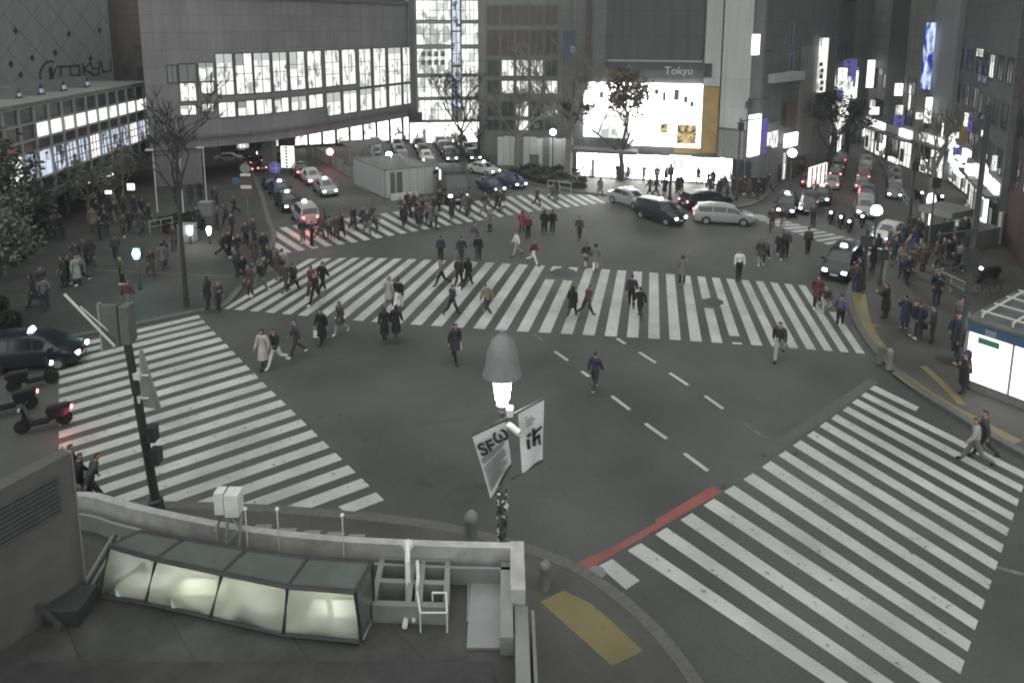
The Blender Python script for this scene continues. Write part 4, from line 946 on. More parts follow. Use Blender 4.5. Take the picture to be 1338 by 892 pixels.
MB().lathe((*B0, zk + .06), [(.09, 0), (.15, .12), (.19, gh * .7), (.22, gh * .95), (.20, gh * 1.15), (.05, gh * 1.2)], 20).build('lamp_glass', M['lamp_white'], lp, True)
zs = zk + .06 + gh * 1.0
sh = ztop - zs
MB().lathe((*B0, zs), [(.24, -.02), (.42, .0), (.41, .05), (.36, sh * .22), (.33, sh * .50), (.24, sh * .74), (.12, sh * .86), (.06, sh * .89), (.05, sh * .97), (.005, sh)], 24).build('lamp_shade', mat('shade_grey', (.165, .18, .18), .5, var=.12), lp, True)
pl = bpy.data.lights.new('lamp_light', 'POINT'); pl.energy = 260; pl.shadow_soft_size = .18; plo = bpy.data.objects.new('lamp_light', pl); COL.objects.link(plo); plo.location = (B0[0], B0[1] - .0, zk + .1); 
# banners hang from sloped arms
def pxy(u, v, y):                                 # point on the plane y=const seen at pixel
    d = ray(u, v); return _o + d * (y / d.y)
Y = base.y - .17
bn = empty('banner', base, 0); tag(bn, 'white banner printed SFW hanging left of the lamp post', 'banner')
def cloth(c, root, m, wave=.05, name='cloth', nx=8, ny=12):
    b = MB(); vs = []
    for j in range(ny + 1):
        for i in range(nx + 1):
            s, t = i / nx, j / ny
            p = (c[0].lerp(c[1], s)).lerp(c[3].lerp(c[2], s), t); p = p + Vector((0, wave * math.sin(s * 5 + t * 4) * t, 0)); vs.append(p)
    b.add(vs, [(j * (nx + 1) + i, j * (nx + 1) + i + 1, (j + 1) * (nx + 1) + i + 1, (j + 1) * (nx + 1) + i) for j in range(ny) for i in range(nx)])
    n0 = len(b.v); b.add([Vector(p) + Vector((0, .012, 0)) for p in vs], [tuple(reversed(f)) for f in b.f[:nx * ny]])
    return b.build(name, m, root, True)
c1 = [pxy(617, 570, Y), pxy(661, 551, Y), pxy(668, 605, Y), pxy(641, 650, Y)]
cloth(c1, bn, M['white_sheet'], .04)
FB = FR((c1[0].x, Y), (c1[1].x, Y)); c1_ = c1
def onb(c, s, t): p = c[0].lerp(c[1], s).lerp(c[3].lerp(c[2], s), t); return (p - FB.o).dot(FB.x), p.z
def marks(c, root, lines, m, y=-.07, nm='lettering'):
    b = MB()
    for pts, wd in lines: glyph(b, FB, [onb(c, *p) for p in pts], wd, y)
    return b.build(nm, m, root)
def letters(txt, c, s0, t0, size, root, y=-.075):
    cu = bpy.data.curves.new('lettering', 'FONT'); cu.body = txt; cu.size = size; cu.extrude = .006; cu.offset = .012; cu.materials.append(M['black_ink'])
    o = bpy.data.objects.new('lettering', cu); COL.objects.link(o); me = bpy.data.meshes.new_from_object(o); bpy.data.objects.remove(o); o = bpy.data.objects.new('lettering', me); COL.objects.link(o)
    x, z = onb(c, s0, t0); d = c[1] - c[0]; ang = math.atan2(d.z, d.x)
    W = Matrix.Translation(FB.pt(x, y, z)) @ Matrix.Rotation(-ang, 4, 'Y') @ Matrix.Rotation(math.pi / 2, 4, 'X')
    o.parent = root; o.matrix_local = ROOTM[root.name] @ W
letters('SF', c1, .12, .325, .40, bn); letters('ω', c1, .60, .285, .44, bn)
rr = random.Random(5); L4 = []
for i in range(16):
    t = .38 + i * .035 + (.03 if i > 2 else 0)
    if t < .93: L4.append(([(.10, t), (rr.uniform(.6, .9) if i > 1 else .85, t - .025)], .018 if i > 1 else .03))
marks(c1, bn, L4, M['grey_paint'])
bn2 = empty('banner', base, 0); tag(bn2, 'curling white banner with black stroke characters hanging right of the lamp post', 'banner')
c2 = [pxy(677, 541, Y), pxy(711, 521, Y), pxy(709, 601, Y), pxy(682, 616, Y)]
cloth(c2, bn2, M['white_sheet'], .06)
L5 = [([(.35, .42), (.42, .41)], .06), ([(.58, .38), (.60, .62)], .07), ([(.60, .44), (.88, .40)], .05), ([(.34, .50), (.36, .62)], .07), ([(.60, .55), (.80, .52), (.84, .66)], .05)]
marks(c2, bn2, L5, M['black_ink'])
L6 = [([(.30, .16 + .05 * i), (.52 + .1 * (i % 2), .15 + .05 * i)], .022) for i in range(3)] + [([(.25, .10), (.3, .10)], .03)]
marks(c2, bn2, L6, M['grey_paint'])
b = MB()
b.tube([pxy(617, 569, Y), pxy(711, 520, Y)], .022, 7); b.tube([pxy(641, 650, Y), pxy(668, 607, Y)], .02, 6); b.tube([pxy(668, 626, Y), pxy(683, 617, Y), pxy(709, 602, Y)], .02, 6)
b.build('banner_arm', M['dark_metal'], lp)
q = pxy(672, 560, Y - .2)
b = MB().tube([q + Vector((-.12, .1, .03)), q + Vector((.12, -.14, -.02))], .07, 10); b.build('camera', M['white_metal'], lp, True)
q = pxy(666, 537, Y - .1); MB().box(q.x - .07, q.x + .07, q.y - .1, q.y + .1, q.z - .08, q.z + .08).build('camera', M['white_metal'], lp)
# ---- near-left signal pole with arm and signs
p = G(206, 668, .12); zt = zat(p, 400)
sp = empty('signal_pole', p, 0); tag(sp, 'thick dark signal pole rising from behind the near roof with sign arm', 'signal pole')
tz = lambda v: zat(p, v)
LK = (pxy(158, 400, p.y).x - p.x) / (zt - .12)      # the old pole has settled and leans to the left
LX = lambda z: LK * (z - .12)
MB().tube([(p.x, p.y, .12), (p.x + LX(.5), p.y, .5), (p.x + LX(.55), p.y, .55), (p.x + LX(3.2), p.y, 3.2), (p.x + LX(zt), p.y, zt)], [.2, .2, .125, .115, .10], 14).build('pole', M['dark_metal'], sp, True)
p0_ = p; xt = p.x + LX(tz(425)); p = Vector((xt, p.y, .12))
MB().box(p.x - .62, p.x - .15, p.y - .06, p.y + .06, tz(452), tz(398)).build('sign_panel', M['pole_grey'], sp)
MB().box(p.x - .67, p.x - .622, p.y - .07, p.y + .07, tz(458), tz(396)).build('sign_edge', M['mullion'], sp)
MB().box(p.x - .02, p.x + .22, p.y - .2, p.y + .2, tz(446), tz(398)).build('signal_head', M['pole_grey'], sp)
a = pxy(84, 384, p.y - .3); b_ = pxy(150, 452, p.y - .1)
MB().tube([a, b_], .035, 7).tube([a.lerp(b_, .25) + Vector((.02, .1, -.02)), b_ + Vector((.1, .1, .1))], .02, 6).build('arm', M['white_metal'], sp)
a1, a2, a3, a4 = pxy(184, 457, p.y), pxy(192, 470, p.y + .5), pxy(209, 535, p.y + .5), pxy(182, 530, p.y)
MB().tube([a1, a3], .05, 6).hexa([a1, a3, a3 + Vector((0, .05, 0)), a1 + Vector((0, .05, 0)), a1 + Vector((-.06, 0, -.1)), pxy(184, 531, p.y), pxy(184, 531, p.y) + Vector((0, .05, 0)), a1 + Vector((-.06, .05, -.1))]).build('sign_panel', M['mullion'], sp)
p = Vector((p0_.x + LX(tz(505)), p0_.y, .12))
b = MB()
for v in (490, 520): q = pxy(180, v, p.y); b.tube([Vector((p.x, p.y, q.z)), q + Vector((.3, 0, 0))], .03, 6); b.box(q.x - .1, q.x + .1, q.y - .1, q.y + .1, q.z - .1, q.z + .1)
b.build('bracket', M['white_metal'], sp)
for v in (563, 592): q = Vector((p0_.x + LX(tz(v)) + .30, p.y - .1, tz(v))); MB().box(q.x - .13, q.x + .13, q.y - .14, q.y + .14, q.z - .22, q.z + .22).box(q.x - .3, q.x - .15, q.y - .04, q.y + .04, q.z - .05, q.z + .05).build('signal_head', M['dark_metal'], sp)
# ---- generic poles
def pole(name, label, cat, u, v, vt, r0=.06, m='pole_grey', z=.12, parts=(), group=None):
    p = G(u, v, z); zt = zat(p, vt)
    r = empty(name, p, 0); tag(r, label, cat, group)
    MB().lathe((p.x, p.y, 0), [(r0 * 1.5, z), (r0 * 1.5, z + .3), (r0, z + .35), (r0 * .8, zt)], 10).build('pole', M[m], r, True)
    return r, p, zt
def globe_lamp(label, u, v, vt, rad=.22):
    r, p, zt = pole('street_lamp', label, 'street lamp', u, v, vt, .07, 'dark_metal', group='globe street lamps')
    MB().ball((p.x, p.y, zt + rad * .8), rad, 16, 10).build('lamp_globe', M['lamp_white'], r, True)
    MB().lathe((p.x, p.y, zt - .1), [(.12, 0), (.15, .1), (.1, .14)], 10).build('collar', M['dark_metal'], r, True)
    l = bpy.data.lights.new('lamp_light', 'POINT'); l.energy = 220; l.shadow_soft_size = .3; lo = bpy.data.objects.new('lamp_light', l); COL.objects.link(lo); lo.location = (p.x, p.y - .1, zt + rad * 2.2)
    return r
globe_lamp('globe street lamp on a dark post before the site hoarding', 722, 222, 176, .3)
globe_lamp('globe street lamp by the crossing below the square lit sign', 1031, 262, 204, .32)
globe_lamp('large glowing globe lamp among the cars of the right road', 1140, 338, 280, .3)
globe_lamp('distant globe lamp above the left taxi lane railings', 509, 232, 206, .3)
def signal(label, u, v, vt, m, rad=.16, vertical=False, glowc=None):
    r, p, zt = pole('traffic_signal', label, 'traffic signal', u, v, vt, .06, 'dark_metal', group='lit traffic signals')
    MB().box(p.x - .22, p.x + .22, p.y - .06, p.y + .18, zt - .3, zt + .32).build('signal_head', M['dark_metal'], r)
    MB().lathe((p.x, p.y - .1, zt - (.02 if not vertical else .0)), [(rad, 0), (rad, .035)], 14, axis='y').build('signal_lens', M[m], r)
    if vertical: MB().box(p.x - .09, p.x + .09, p.y - .12, p.y - .065, zt - .26, zt + .26).build('signal_lens', M[m], r)
    if glowc:
        l = bpy.data.lights.new('signal_light', 'POINT'); l.energy = 60; l.color = glowc; l.shadow_soft_size = .15; lo = bpy.data.objects.new('signal_light', l); COL.objects.link(lo); lo.location = (p.x, p.y - .35, zt)
    return r
signal('green pedestrian signal glowing on the left plaza', 183, 378, 331, 'signal_green', .19, True, (.3, 1, .85))
signal('red traffic signal before the footbridge pillar', 335, 214, 162, 'signal_red', .34, False, (1, .15, .15))
signal('red round signal by the barriers right of the taxi road', 432, 216, 198, 'signal_red', .34, False, (1, .15, .15))
for (u, v, vt, lb) in [(206, 278, 196, 'slim pale lamp post at the left plaza corner'), (240, 280, 209, 'slim pale post beside the tall bare plaza tree'), (270, 262, 193, 'slim pale post with bent top on the left plaza')]:
    r, p, zt = pole('lamp_post', lb, 'lamp post', u, v, vt, .042, 'white_metal')
    MB().box(p.x - .5, p.x + .05, p.y - .1, p.y + .1, zt - .05, zt + .06).build('lamp_head', M['white_metal'], r)
# stack of round and square road signs
r, p, zt = pole('sign_post', 'post with a stack of round and square road signs by the taxi road', 'road sign', 325, 291, 214, .05, 'pole_grey')
for i, (v, k, w_, h_) in enumerate([(220, 'r', .36, 0), (229, 'b', .36, .14), (235.5, 'b', .38, .30), (244, 'b', .38, .12), (250, 'r', .40, 0)]):
    z = zat(p, v)
    if k == 'r': MB().lathe((p.x, p.y - .09, z), [(w_, 0), (w_, .03)], 18, axis='y').build('round_sign', M['mid_panel'] if i == 0 else M['brown_clad'], r)
    else: MB().box(p.x - w_, p.x + w_, p.y - .1, p.y - .07, z - h_, z + h_).build('plate_sign', M['white_metal'] if i != 2 else M['brown_clad'], r)
z = zat(p, 236); MB().box(p.x - .95, p.x - .45, p.y - .1, p.y - .07, z - .25, z + .25).build('plate_sign', M['blue_banner'], r)
# lit notice tower and blue round arrow sign
p = G(377, 228); r = empty('sign_tower', p, 0); tag(r, 'tall white lit notice panel with columns of characters standing in the taxi road', 'sign')
z0, z1 = zat(p, 219), zat(p, 191); MB().box(p.x - .62, p.x + .62, p.y - .06, p.y + .1, z0, z1).build('panel', M['lit_plain'], r)
MB().box(p.x - .5, p.x - .4, p.y, p.y + .08, 0, z0).box(p.x + .4, p.x + .5, p.y, p.y + .08, 0, z0).build('post', M['dark_metal'], r)
b = MB()
for i in range(7):
    z = lerp(z0, z1, (i + .5) / 7); b.box(p.x - .22, p.x + .02, p.y - .075, p.y - .062, z - .09, z + .1); b.box(p.x + .27, p.x + .34, p.y - .075, p.y - .062, z - .07, z + .07)
b.build('lettering', M['grey_paint'], r)
r, p, zt = pole('sign_post', 'blue round arrow sign with lit edge standing in the taxi queue', 'road sign', 361, 240, 213, .05, 'dark_metal', z=0)
MB().lathe((p.x, p.y - .09, zt - .4), [(.55, 0), (.55, .04)], 20, axis='y').build('round_sign', M['violet_board'], r)
b = MB().box(p.x + .05, p.x + .12, p.y - .115, p.y - .092, zt - .75, zt - .05).box(p.x - .3, p.x + .3, p.y - .115, p.y - .092, zt - .5, zt - .43); b.build('arrow', M['white_metal'], r)
# dark signal poles in front of the store and at right
for (u, v, vt, rr_, lb) in [(962, 262, 155, .09, 'slim dark signal pole at the pavement edge before the blank tower'), (972, 250, 128, .11, 'taller dark signal pole behind the slim one before the blank tower'), (875, 262, 214, .13, 'dark sign pole standing on the bright pavement before the corner store'), (754, 226, 130, .1, 'dark pole at the corner of the bright store'), (1186, 308, 205, .12, 'dark signal pole by the parked bikes on the right road'), (1212, 336, 226, .07, 'slim pole beside the subway entrance'), (1127, 378, 300, .1, 'grey signal pole at the tip of the yellow tactile strip'), (1248, 350, 290, .1, 'short dark post at the far right pavement'), (1150, 372, 318, .08, 'slim post at the right road edge beside the white van')]:
    r, p, zt = pole('utility_pole', lb, 'pole', u, v, vt, rr_, 'dark_metal')
    MB().box(p.x - .25, p.x + .25, p.y - .15, p.y + .15, zt - .9, zt - .3).build('signal_head', M['dark_metal'], r)
    if vt < 160 or vt == 205: MB().tube([(p.x, p.y, zt - .2), (p.x + 1.6, p.y, zt)], .05, 6).build('arm', M['dark_metal'], r)
# big leaning lamp mast on the right
p = G(1254, 478, .12); zt = 11
r = empty('lamp_mast', p, 0); tag(r, 'tall dark mast at right with a long low arm toward the crossing', 'pole')
MB().lathe((p.x, p.y, 0), [(.17, .12), (.17, .6), (.11, .7), (.1, zt)], 12).build('pole', M['dark_metal'], r, True)
q = pxy(1228, 364, p.y + .3); MB().tube([(p.x, p.y, zat(p, 388)), (p.x - .4, p.y, zat(p, 378)), q], .07, 8).build('arm', M['dark_metal'], r)
MB().tube([(p.x, p.y, zat(p, 300)), (p.x - 1.6, p.y - .1, zat(p, 306))], .04, 6).build('arm', M['dark_metal'], r)
MB().box(p.x - .2, p.x + .2, p.y - .2, p.y + .25, zat(p, 350), zat(p, 325)).build('signal_head', M['dark_metal'], r)
# bollards
def bollard(label, u, v, h=.8, rad=.12):
    p = G(u, v, .12)
    o = MB().lathe((p.x, p.y, .12), [(rad, 0), (rad, h * .75), (rad * 1.1, h * .78), (rad * 1.0, h * .9), (rad * .5, h), (.01, h * 1.02)], 16).build('bollard', M['concrete'], None, True); tag(o, label, 'bollard'); return o
bollard('stone bollard on the near kerb beside the yellow tiles', 712, 768, .75, .13)
bollard('stone bollard half hidden behind the near parapet', 616, 716, 1.1, .17)
bollard('left of two bollards at the right kerb bend', 1149, 474, .9)
bollard('right of two bollards at the right kerb bend', 1161, 482, .9)
bollard('low bollard beside the pole on the store pavement', 893, 268, .9)
# barriers along the taxi road
P_ = [(401, 203), (420, 210), (440, 221), (460, 233), (468, 239)]
bc = 0
for (p0, p1) in zip(P_, P_[1:]):
    for t in (0, .5):
        a = G(lerp(p0[0], p1[0], t), lerp(p0[1], p1[1], t)); b_ = G(lerp(p0[0], p1[0], t + .46), lerp(p0[1], p1[1], t + .46)); f = FR((a.x, a.y), (b_.x, b_.y))
        r = empty('road_barrier', f.o, f.a); tag(r, 'low slatted road barrier in the line right of the taxi road', 'barrier', 'barriers along the taxi road', auto=p0[0] + t)
        n = max(2, int(f.L / .5)); bb = MB()
        for i in range(n): bb.fbox(f, f.L * i / n, f.L * i / n + .16, -.05, .05, 0, 1.05)
        bb.build('slats', M['mid_panel'], r); MB().fbox(f, 0, f.L, -.06, .06, 1.05, 1.13).build('top_rail', M['red_clad'] if t else M['mid_panel'], r)
# shelter behind the enclosure
f = FR(G(458, 222), G(500, 218)); r = empty('shelter', f.o, f.a); tag(r, 'small open shelter with slim posts behind the white site enclosure', 'shelter')
b = MB()
for i in range(5): b.fbox(f, f.L * i / 4 - .06, f.L * i / 4 + .06, 0, .12, 0, 2.4)
b.build('post', M['grey_paint'], r); MB().fbox(f, -.4, f.L + .4, -.6, 2.5, 2.4, 2.55).build('roof', M['dark_concrete'], r)
# white construction enclosure
a, b_, c, d = G(463, 240), G(505, 259), G(566, 252), G(522, 235)
h = zat(a, 207)
en = empty('site_enclosure', b_, 0); tag(en, 'white panelled construction enclosure standing open in the roadway', 'enclosure')
for (p, q, nm) in [(a, b_, 'panel'), (b_, c, 'panel'), (d, c, 'panel'), (a, d, 'panel')]:
    f = FR((p.x, p.y), (q.x, q.y)); n = 7 if nm == 'panel' and p is a and q is b_ else 6; bb = MB()
    m = M['hoarding'] if p is b_ else M['pale_panel']
    for i in range(n): bb.fbox(f, f.L * i / n + .015, f.L * (i + 1) / n - .015, -.04, .04 + (.02 if i % 2 else 0), 0, h)
    bb.build(nm, m, en); MB().fbox(f, -.05, f.L + .05, -.07, .09, h, h + .08).build('rail', M['concrete'], en)
f = FR((b_.x, b_.y), (c.x, c.y))
MB().fbox(f, .35, .75, -.075, -.045, .1, h - .2).fbox(f, .9, 1.35, -.075, -.045, .1, h - .2).build('door', M['dark_concrete'], en)
MB().fbox(f, .1, 2.4, -1.0, -.9, .0, .55).build('skirt_board', M['white_sheet'], en)
# right-hand white kiosk with blue band
f = FR(G(1256, 504, .12), G(1340, 536, .12), .12)
kx = empty('kiosk', f.o, f.a); tag(kx, 'glowing white kiosk with blue lettered band and flat roof at the right edge', 'kiosk')
kh = zat(f.o, 418) - .12
MB().fbox(f, 0, 6, 0, 4.5, 0, .35).build('base', M['concrete'], kx)
MB().fbox(f, 0.02, 6, .02, 4.4, .35, kh - .42).build('wall', glow('kiosk_light', (1, 1, 1), 2.2), kx)
MB().fbox(f, -.02, 6.02, -.03, 4.5, kh - .42, kh).build('blue_band', M['blue_banner'], kx)
text('|||||', f, .6, -.05, kh - .33, .28, M['white_sheet'], kx)
x, z = f.px(1292, 448); MB().fbox(f, x - .35, x + .35, -.03, .0, z - .12, z + .12).build('plate', mat('green_plate', (.05, .22, .13), .5), kx)
for i in range(4): MB().fbox(f, i * 1.5 - (.0 if i else .03), i * 1.5 + .07, -.035, .018, .35, kh - .43).build('frame', M['mullion'], kx)
MB().fbox(f, -.06, 6.1, -.08, 4.6, kh, kh + .1).build('roof', M['dark_concrete'], kx)
bb = MB()
for i in range(6): bb.fbox(f, .3 + i, .36 + i, .3, 4.4, kh + .25, kh + .31); bb.fbox(f, .3 + i, .36 + i, .3, .36, kh + .12, kh + .25); bb.fbox(f, .3 + i, .36 + i, 4.3, 4.36, kh + .12, kh + .25)
for j in range(4): bb.fbox(f, .2, 5.6, .5 + j * 1.2, .56 + j * 1.2, kh + .312, kh + .36)
bb.build('roof_lattice', M['white_metal'], kx)
# subway entrance
f = FR(G(1200, 318, .12), G(1248, 332, .12), .12)
r = empty('subway_entrance', f.o, f.a); tag(r, 'subway stair entrance with pale flat canopy and grey side walls on the right pavement', 'subway entrance')
zc = zat(f.o, 268) - .12
MB().fbox(f, -.1, f.L - .3, -.2, 2.2, zc - .4, zc).build('roof', M['concrete'], r)
bb = MB()
for x in (0, f.L - .2): bb.fbox(f, x, x + .2, 0, .2, 0, zc - .45); bb.fbox(f, x, x + .2, 4.5, 4.7, 0, zc - .45)
bb.build('post', M['white_metal'], r)
MB().fbox(f, f.L - .12, f.L - .02, .2, 4.5, 0, 1.15).fbox(f, .05, .15, .2, 4.5, 0, 1.15).fbox(f, .2, f.L - .2, 4.52, 4.66, 0, 1.15).build('side_wall', M['mid_panel'], r)
MB().fbox(f, .3, f.L - .3, .4, 4.4, .004, .05).build('stair', M['black_clad'], r)
p = G(1213, 300, .12); tag(MB().lathe((p.x, p.y, .12), [(.05, 0), (.05, 1.6), (.22, 1.7), (.3, 2.1), (.22, 2.5), (.05, 2.6)], 12).build('lit_sign', [M['lit_sign']]), 'rounded glowing white sign on a stem at the subway entrance', 'sign')
# low planted island and rails
def hedge(label, pts_px, h, seed, group=None):
    e = [G(*p, .12) for p in pts_px]; c = sum(e, Vector()) / len(e)
    rr = random.Random(seed); b = MB()
    xs = [p.x for p in e]; ys = [p.y for p in e]
    def inside(x, y):
        k = False
        for i in range(len(e)):
            a, q = e[i], e[i - 1]
            if (a.y > y) != (q.y > y) and x < (q.x - a.x) * (y - a.y) / (q.y - a.y) + a.x: k = not k
        return k
    n = 0
    while n < 2600:
        x, y = rr.uniform(min(xs), max(xs)), rr.uniform(min(ys), max(ys))
        if not inside(x, y): continue
        z = .12 + h * rr.uniform(.15, 1) * (.7 + .3 * math.sin(x * 2.1) * math.cos(y * 1.7)); d = Vector((rr.gauss(0, 1), rr.gauss(0, 1), rr.gauss(0, 1))).normalized() * .16; q = d.cross(Vector((rr.gauss(0, 1), rr.gauss(0, 1), rr.gauss(0, 1)))).normalized() * .09
        c_ = Vector((x, y, z)); b.add([c_ - d, c_ + q, c_ + d, c_ - q], [(0, 1, 2, 3)]); n += 1
    b.prism([(lerp(p.x, c.x, .05), lerp(p.y, c.y, .05)) for p in e], .12, .12 + h * .5)
    o = b.build('hedge', M['hedge']); tag(o, label, 'hedge'); return o
hedge('dark clipped hedge bed beneath the bare trees before the hoarding', [(663, 226), (700, 222), (756, 228), (768, 247), (740, 246), (700, 239)], .9, 3)
hedge('dark hedge strip at the left plaza corner by the annex', [(-60, 320), (40, 318), (46, 330), (20, 350), (-60, 360)], 1.1, 4)
hedge('small planting bed around the tall plaza tree', [(205, 292), (262, 288), (268, 300), (215, 306)], .8, 5)
hedge('leafy bed along the far left of the plaza under the evergreen', [(-60, 420), (10, 410), (30, 430), (-10, 446), (-60, 452)], 1.0, 6)
def guard(label, p0, p1):
    a, b_ = G(*p0, .12), G(*p1, .12); f = FR((a.x, a.y), (b_.x, b_.y), .12); r = empty('guard_rail', f.o, f.a); tag(r, label, 'guard rail')
    n = max(2, int(f.L / 1.2)); bb = MB()
    for i in range(n + 1): bb.fbox(f, f.L * i / n - .03, f.L * i / n + .03, -.03, .03, 0, .85)
    bb.build('post', M['mullion'], r); MB().fbox(f, -.03, f.L + .03, -.025, .025, .851, .92).fbox(f, -.03, f.L + .03, -.02, .02, .45, .50).build('rail', M['mullion'], r)
guard('grey guard rail at the kerb in front of the hedge bed', (716, 249), (746, 253)); guard('grey guard rail on the left plaza below the slim posts', (196, 306), (226, 300)); guard('pale guard rail by the right subway entrance', (1222, 372), (1262, 392))
guard('guard rail along the kerb of the far right road', (1170, 252), (1190, 282))
# utility box on plaza
for (u, v, w_, h_, lb) in [(246, 315, .5, 1.1, 'grey utility cabinet at the foot of the plaza posts'), (270, 282, .45, 1.0, 'pale utility cabinet beside the planting bed')]:
    p = G(u, v, .12); o = MB().box(p.x - w_, p.x + w_, p.y - .3, p.y + .3, .12, .12 + h_).box(p.x - w_ - .04, p.x + w_ + .04, p.y - .34, p.y + .34, .12 + h_, .2 + h_).build('utility_box', M['mid_panel']); tag(o, lb, 'cabinet')
# plaza lit signs beneath the annex
f = FR(G(-140, 365), G(206, 229))
for (u, v, s_, lb, m) in [(113, 240, '▲8ひき1', None, 0)]:
    r = empty('shop_sign', f.pt(f.px(112, 240, -1)[0], -1, 0), f.a); tag(r, 'row of glowing white characters at the annex entrance', 'sign')
    x, z = f.px(112, 241, -1); text('8リシ21', f, x, -1.05, z, 1.05, M['lit_sign'], r)
    MB().fbox(f, x - .3, x + 5.2, -1.0, -.9, z - .2, z + 1.1).build('backing', M['black_clad'], r); MB().fbox(f, x, x + .1, -.98, -.9, 0, z - .2).fbox(f, x + 4.8, x + 4.9, -.98, -.9, 0, z - .2).build('post', M['dark_metal'], r)
for (u0, v0, u1, v1, vb, lb) in [(170, 240, 179, 248, 278, 'small square lit sign on a post on the plaza'), (141, 249, 149, 253, 282, 'small flat lit sign below the glowing characters')]:
    p = G((u0 + u1) / 2, vb, .12); z0, z1 = zat(p, v1), zat(p, v0); w_ = (u1 - u0) / CF * p.y * .5
    r = empty('lit_sign', p, 0); tag(r, lb, 'sign'); MB().box(p.x - w_, p.x + w_, p.y - .1, p.y, z0, z1).build('panel', M['lit_sign'], r); MB().box(p.x - .05, p.x + .05, p.y + .001, p.y + .08, .12, z0 + .2).build('post', M['dark_metal'], r)
for (u, v, lb) in [(249, 318, 'left of two glowing ground lamps on the left plaza'), (274, 318, 'right of two glowing ground lamps on the left plaza')]:
    p = G(u, v, .12); z = zat(p, 297)
    r = empty('ground_lamp', p, 0); tag(r, lb, 'lamp'); MB().lathe((p.x, p.y, .12), [(.09, 0), (.09, .1), (.045, .12), (.04, z - .35)], 10).build('post', M['dark_metal'], r); MB().lathe((p.x, p.y, z - .5), [(.06, 0), (.13, .3), (.14, .45), (.05, .55)], 12).build('lamp_glass', M['lamp_white'], r, True)

# ================================================================== TREES
def bare_tree(label, u, v, vt, spread, seed, z=.12, r0=.22, depth=5, leaves=None, nleaf=0, m='bark', split=.35, lsize=.22, lz=(0.0, 1.0), name='bare_tree'):
    p = G(u, v, z); H_ = zat(p, vt) - z; rr = random.Random(seed)
    r = empty(name, p, 0); tag(r, label, 'tree')
    tk = MB(); cr = MB(); tips = []
    hs = H_ * split
    tk.tube([(p.x, p.y, z), (p.x + rr.uniform(-.1, .1), p.y, z + hs * .5), (p.x + rr.uniform(-.12, .12), p.y, z + hs)], [r0 * 1.25, r0, r0 * .85], 9)
    tk.build('trunk', M[m], r, True)
    def grow(q, d, l, rad, k):
        a = q; pts = [a]; n = 3
        for i in range(n):
            d = (d + Vector((rr.gauss(0, .13), rr.gauss(0, .13), rr.gauss(.05, .1)))).normalized(); a = a + d * l / n; pts.append(a)
        cr.tube(pts, [rad, rad * .85, rad * .72, rad * .55], 6 if k > 2 else 4)
        if k <= 2: tips.extend(pts[1:])
        if k == 0: return
        for i in range(rr.choice((2, 3, 3)) if k > 1 else 3):
            dd = (d + Vector((rr.gauss(0, .55), rr.gauss(0, .55), rr.gauss(.22, .3)))).normalized()
            grow(pts[rr.choice((2, 3, 3))], dd, l * rr.uniform(.6, .82), max(.024, rad * .55), k - 1)
    top = Vector((p.x, p.y, z + hs)); nb = 4
    Lb = (H_ - hs) * .40
    for i in range(nb):
        t = 6.283 * i / nb + rr.uniform(-.4, .4); d = Vector((math.cos(t) * spread, math.sin(t) * spread, 1)).normalized()
        grow(top - Vector((0, 0, rr.uniform(0, hs * .15))), d, Lb * rr.uniform(.85, 1.15), r0 * .6, depth - 1)
    grow(top, Vector((0, 0, 1)), Lb * 1.1, r0 * .7, depth - 1)
    cr.build('crown', M[m], r, True)
    if leaves:
        lf = MB(); zmin = min(t.z for t in tips); zmax = max(t.z for t in tips)
        sel = [t for t in tips if lz[0] <= (t.z - zmin) / (zmax - zmin) <= lz[1]]
        for i in range(nleaf):
            c = rr.choice(sel) + Vector((rr.gauss(0, .28), rr.gauss(0, .28), rr.gauss(0, .24))); s = lsize * rr.uniform(.6, 1.3)
            d = Vector((rr.gauss(0, 1), rr.gauss(0, 1), rr.gauss(0, .7))).normalized() * s; q = d.cross(Vector((rr.gauss(0, 1), rr.gauss(0, 1), rr.gauss(0, 1)))).normalized() * s * .6
            lf.add([c - d, c + q, c + d, c - q], [(0, 1, 2, 3)])
        lf.build('foliage', M[leaves], r)
    return r
bare_tree('tall bare plaza tree with long leaning trunk left of the taxi road', 244, 400, 112, .42, 11, r0=.105, depth=5, m='bark_dark', split=.58)
bare_tree('big bare tree with wide fan of branches in the hedge bed', 742, 236, 58, .8, 12, r0=.32, depth=6)
bare_tree('medium bare tree before the grey office hoarding', 675, 220, 92, .95, 13, r0=.22, depth=6)
bare_tree('bare tree standing against the bright glass tower', 603, 205, 106, .85, 14, r0=.2, depth=6, m='bark_dark')
bare_tree('second bare tree close to the right edge of the bright glass tower', 625, 206, 125, .7, 24, r0=.16, depth=4, m='bark_dark')
bare_tree('leafy autumn tree before the white sign band of the corner store', 811, 236, 104, .8, 15, r0=.26, depth=5, leaves='leaf_autumn', nleaf=4200, m='bark_dark', split=.3, lsize=.19, lz=(0, .9))
bare_tree('dark leafy tree among the glowing signs of the right street', 1083, 228, 128, .6, 16, r0=.2, depth=5, leaves='leaf_dark', nleaf=700, m='bark_dark', lsize=.2)
bare_tree('second dark leafy tree deeper in the right street', 1106, 204, 130, .6, 26, r0=.2, depth=4, leaves='leaf_dark', nleaf=450, m='bark_dark', lsize=.22)
bare_tree('bare tree with upswept branches before the pale tower on the right', 1216, 268, 138, .45, 17, r0=.18, depth=5, m='bark')
bare_tree('pale feathery tree on the plaza before the glazed annex', 162, 268, 200, 1.0, 18, r0=.12, depth=5, leaves='leaf_mid', nleaf=900, lsize=.10)
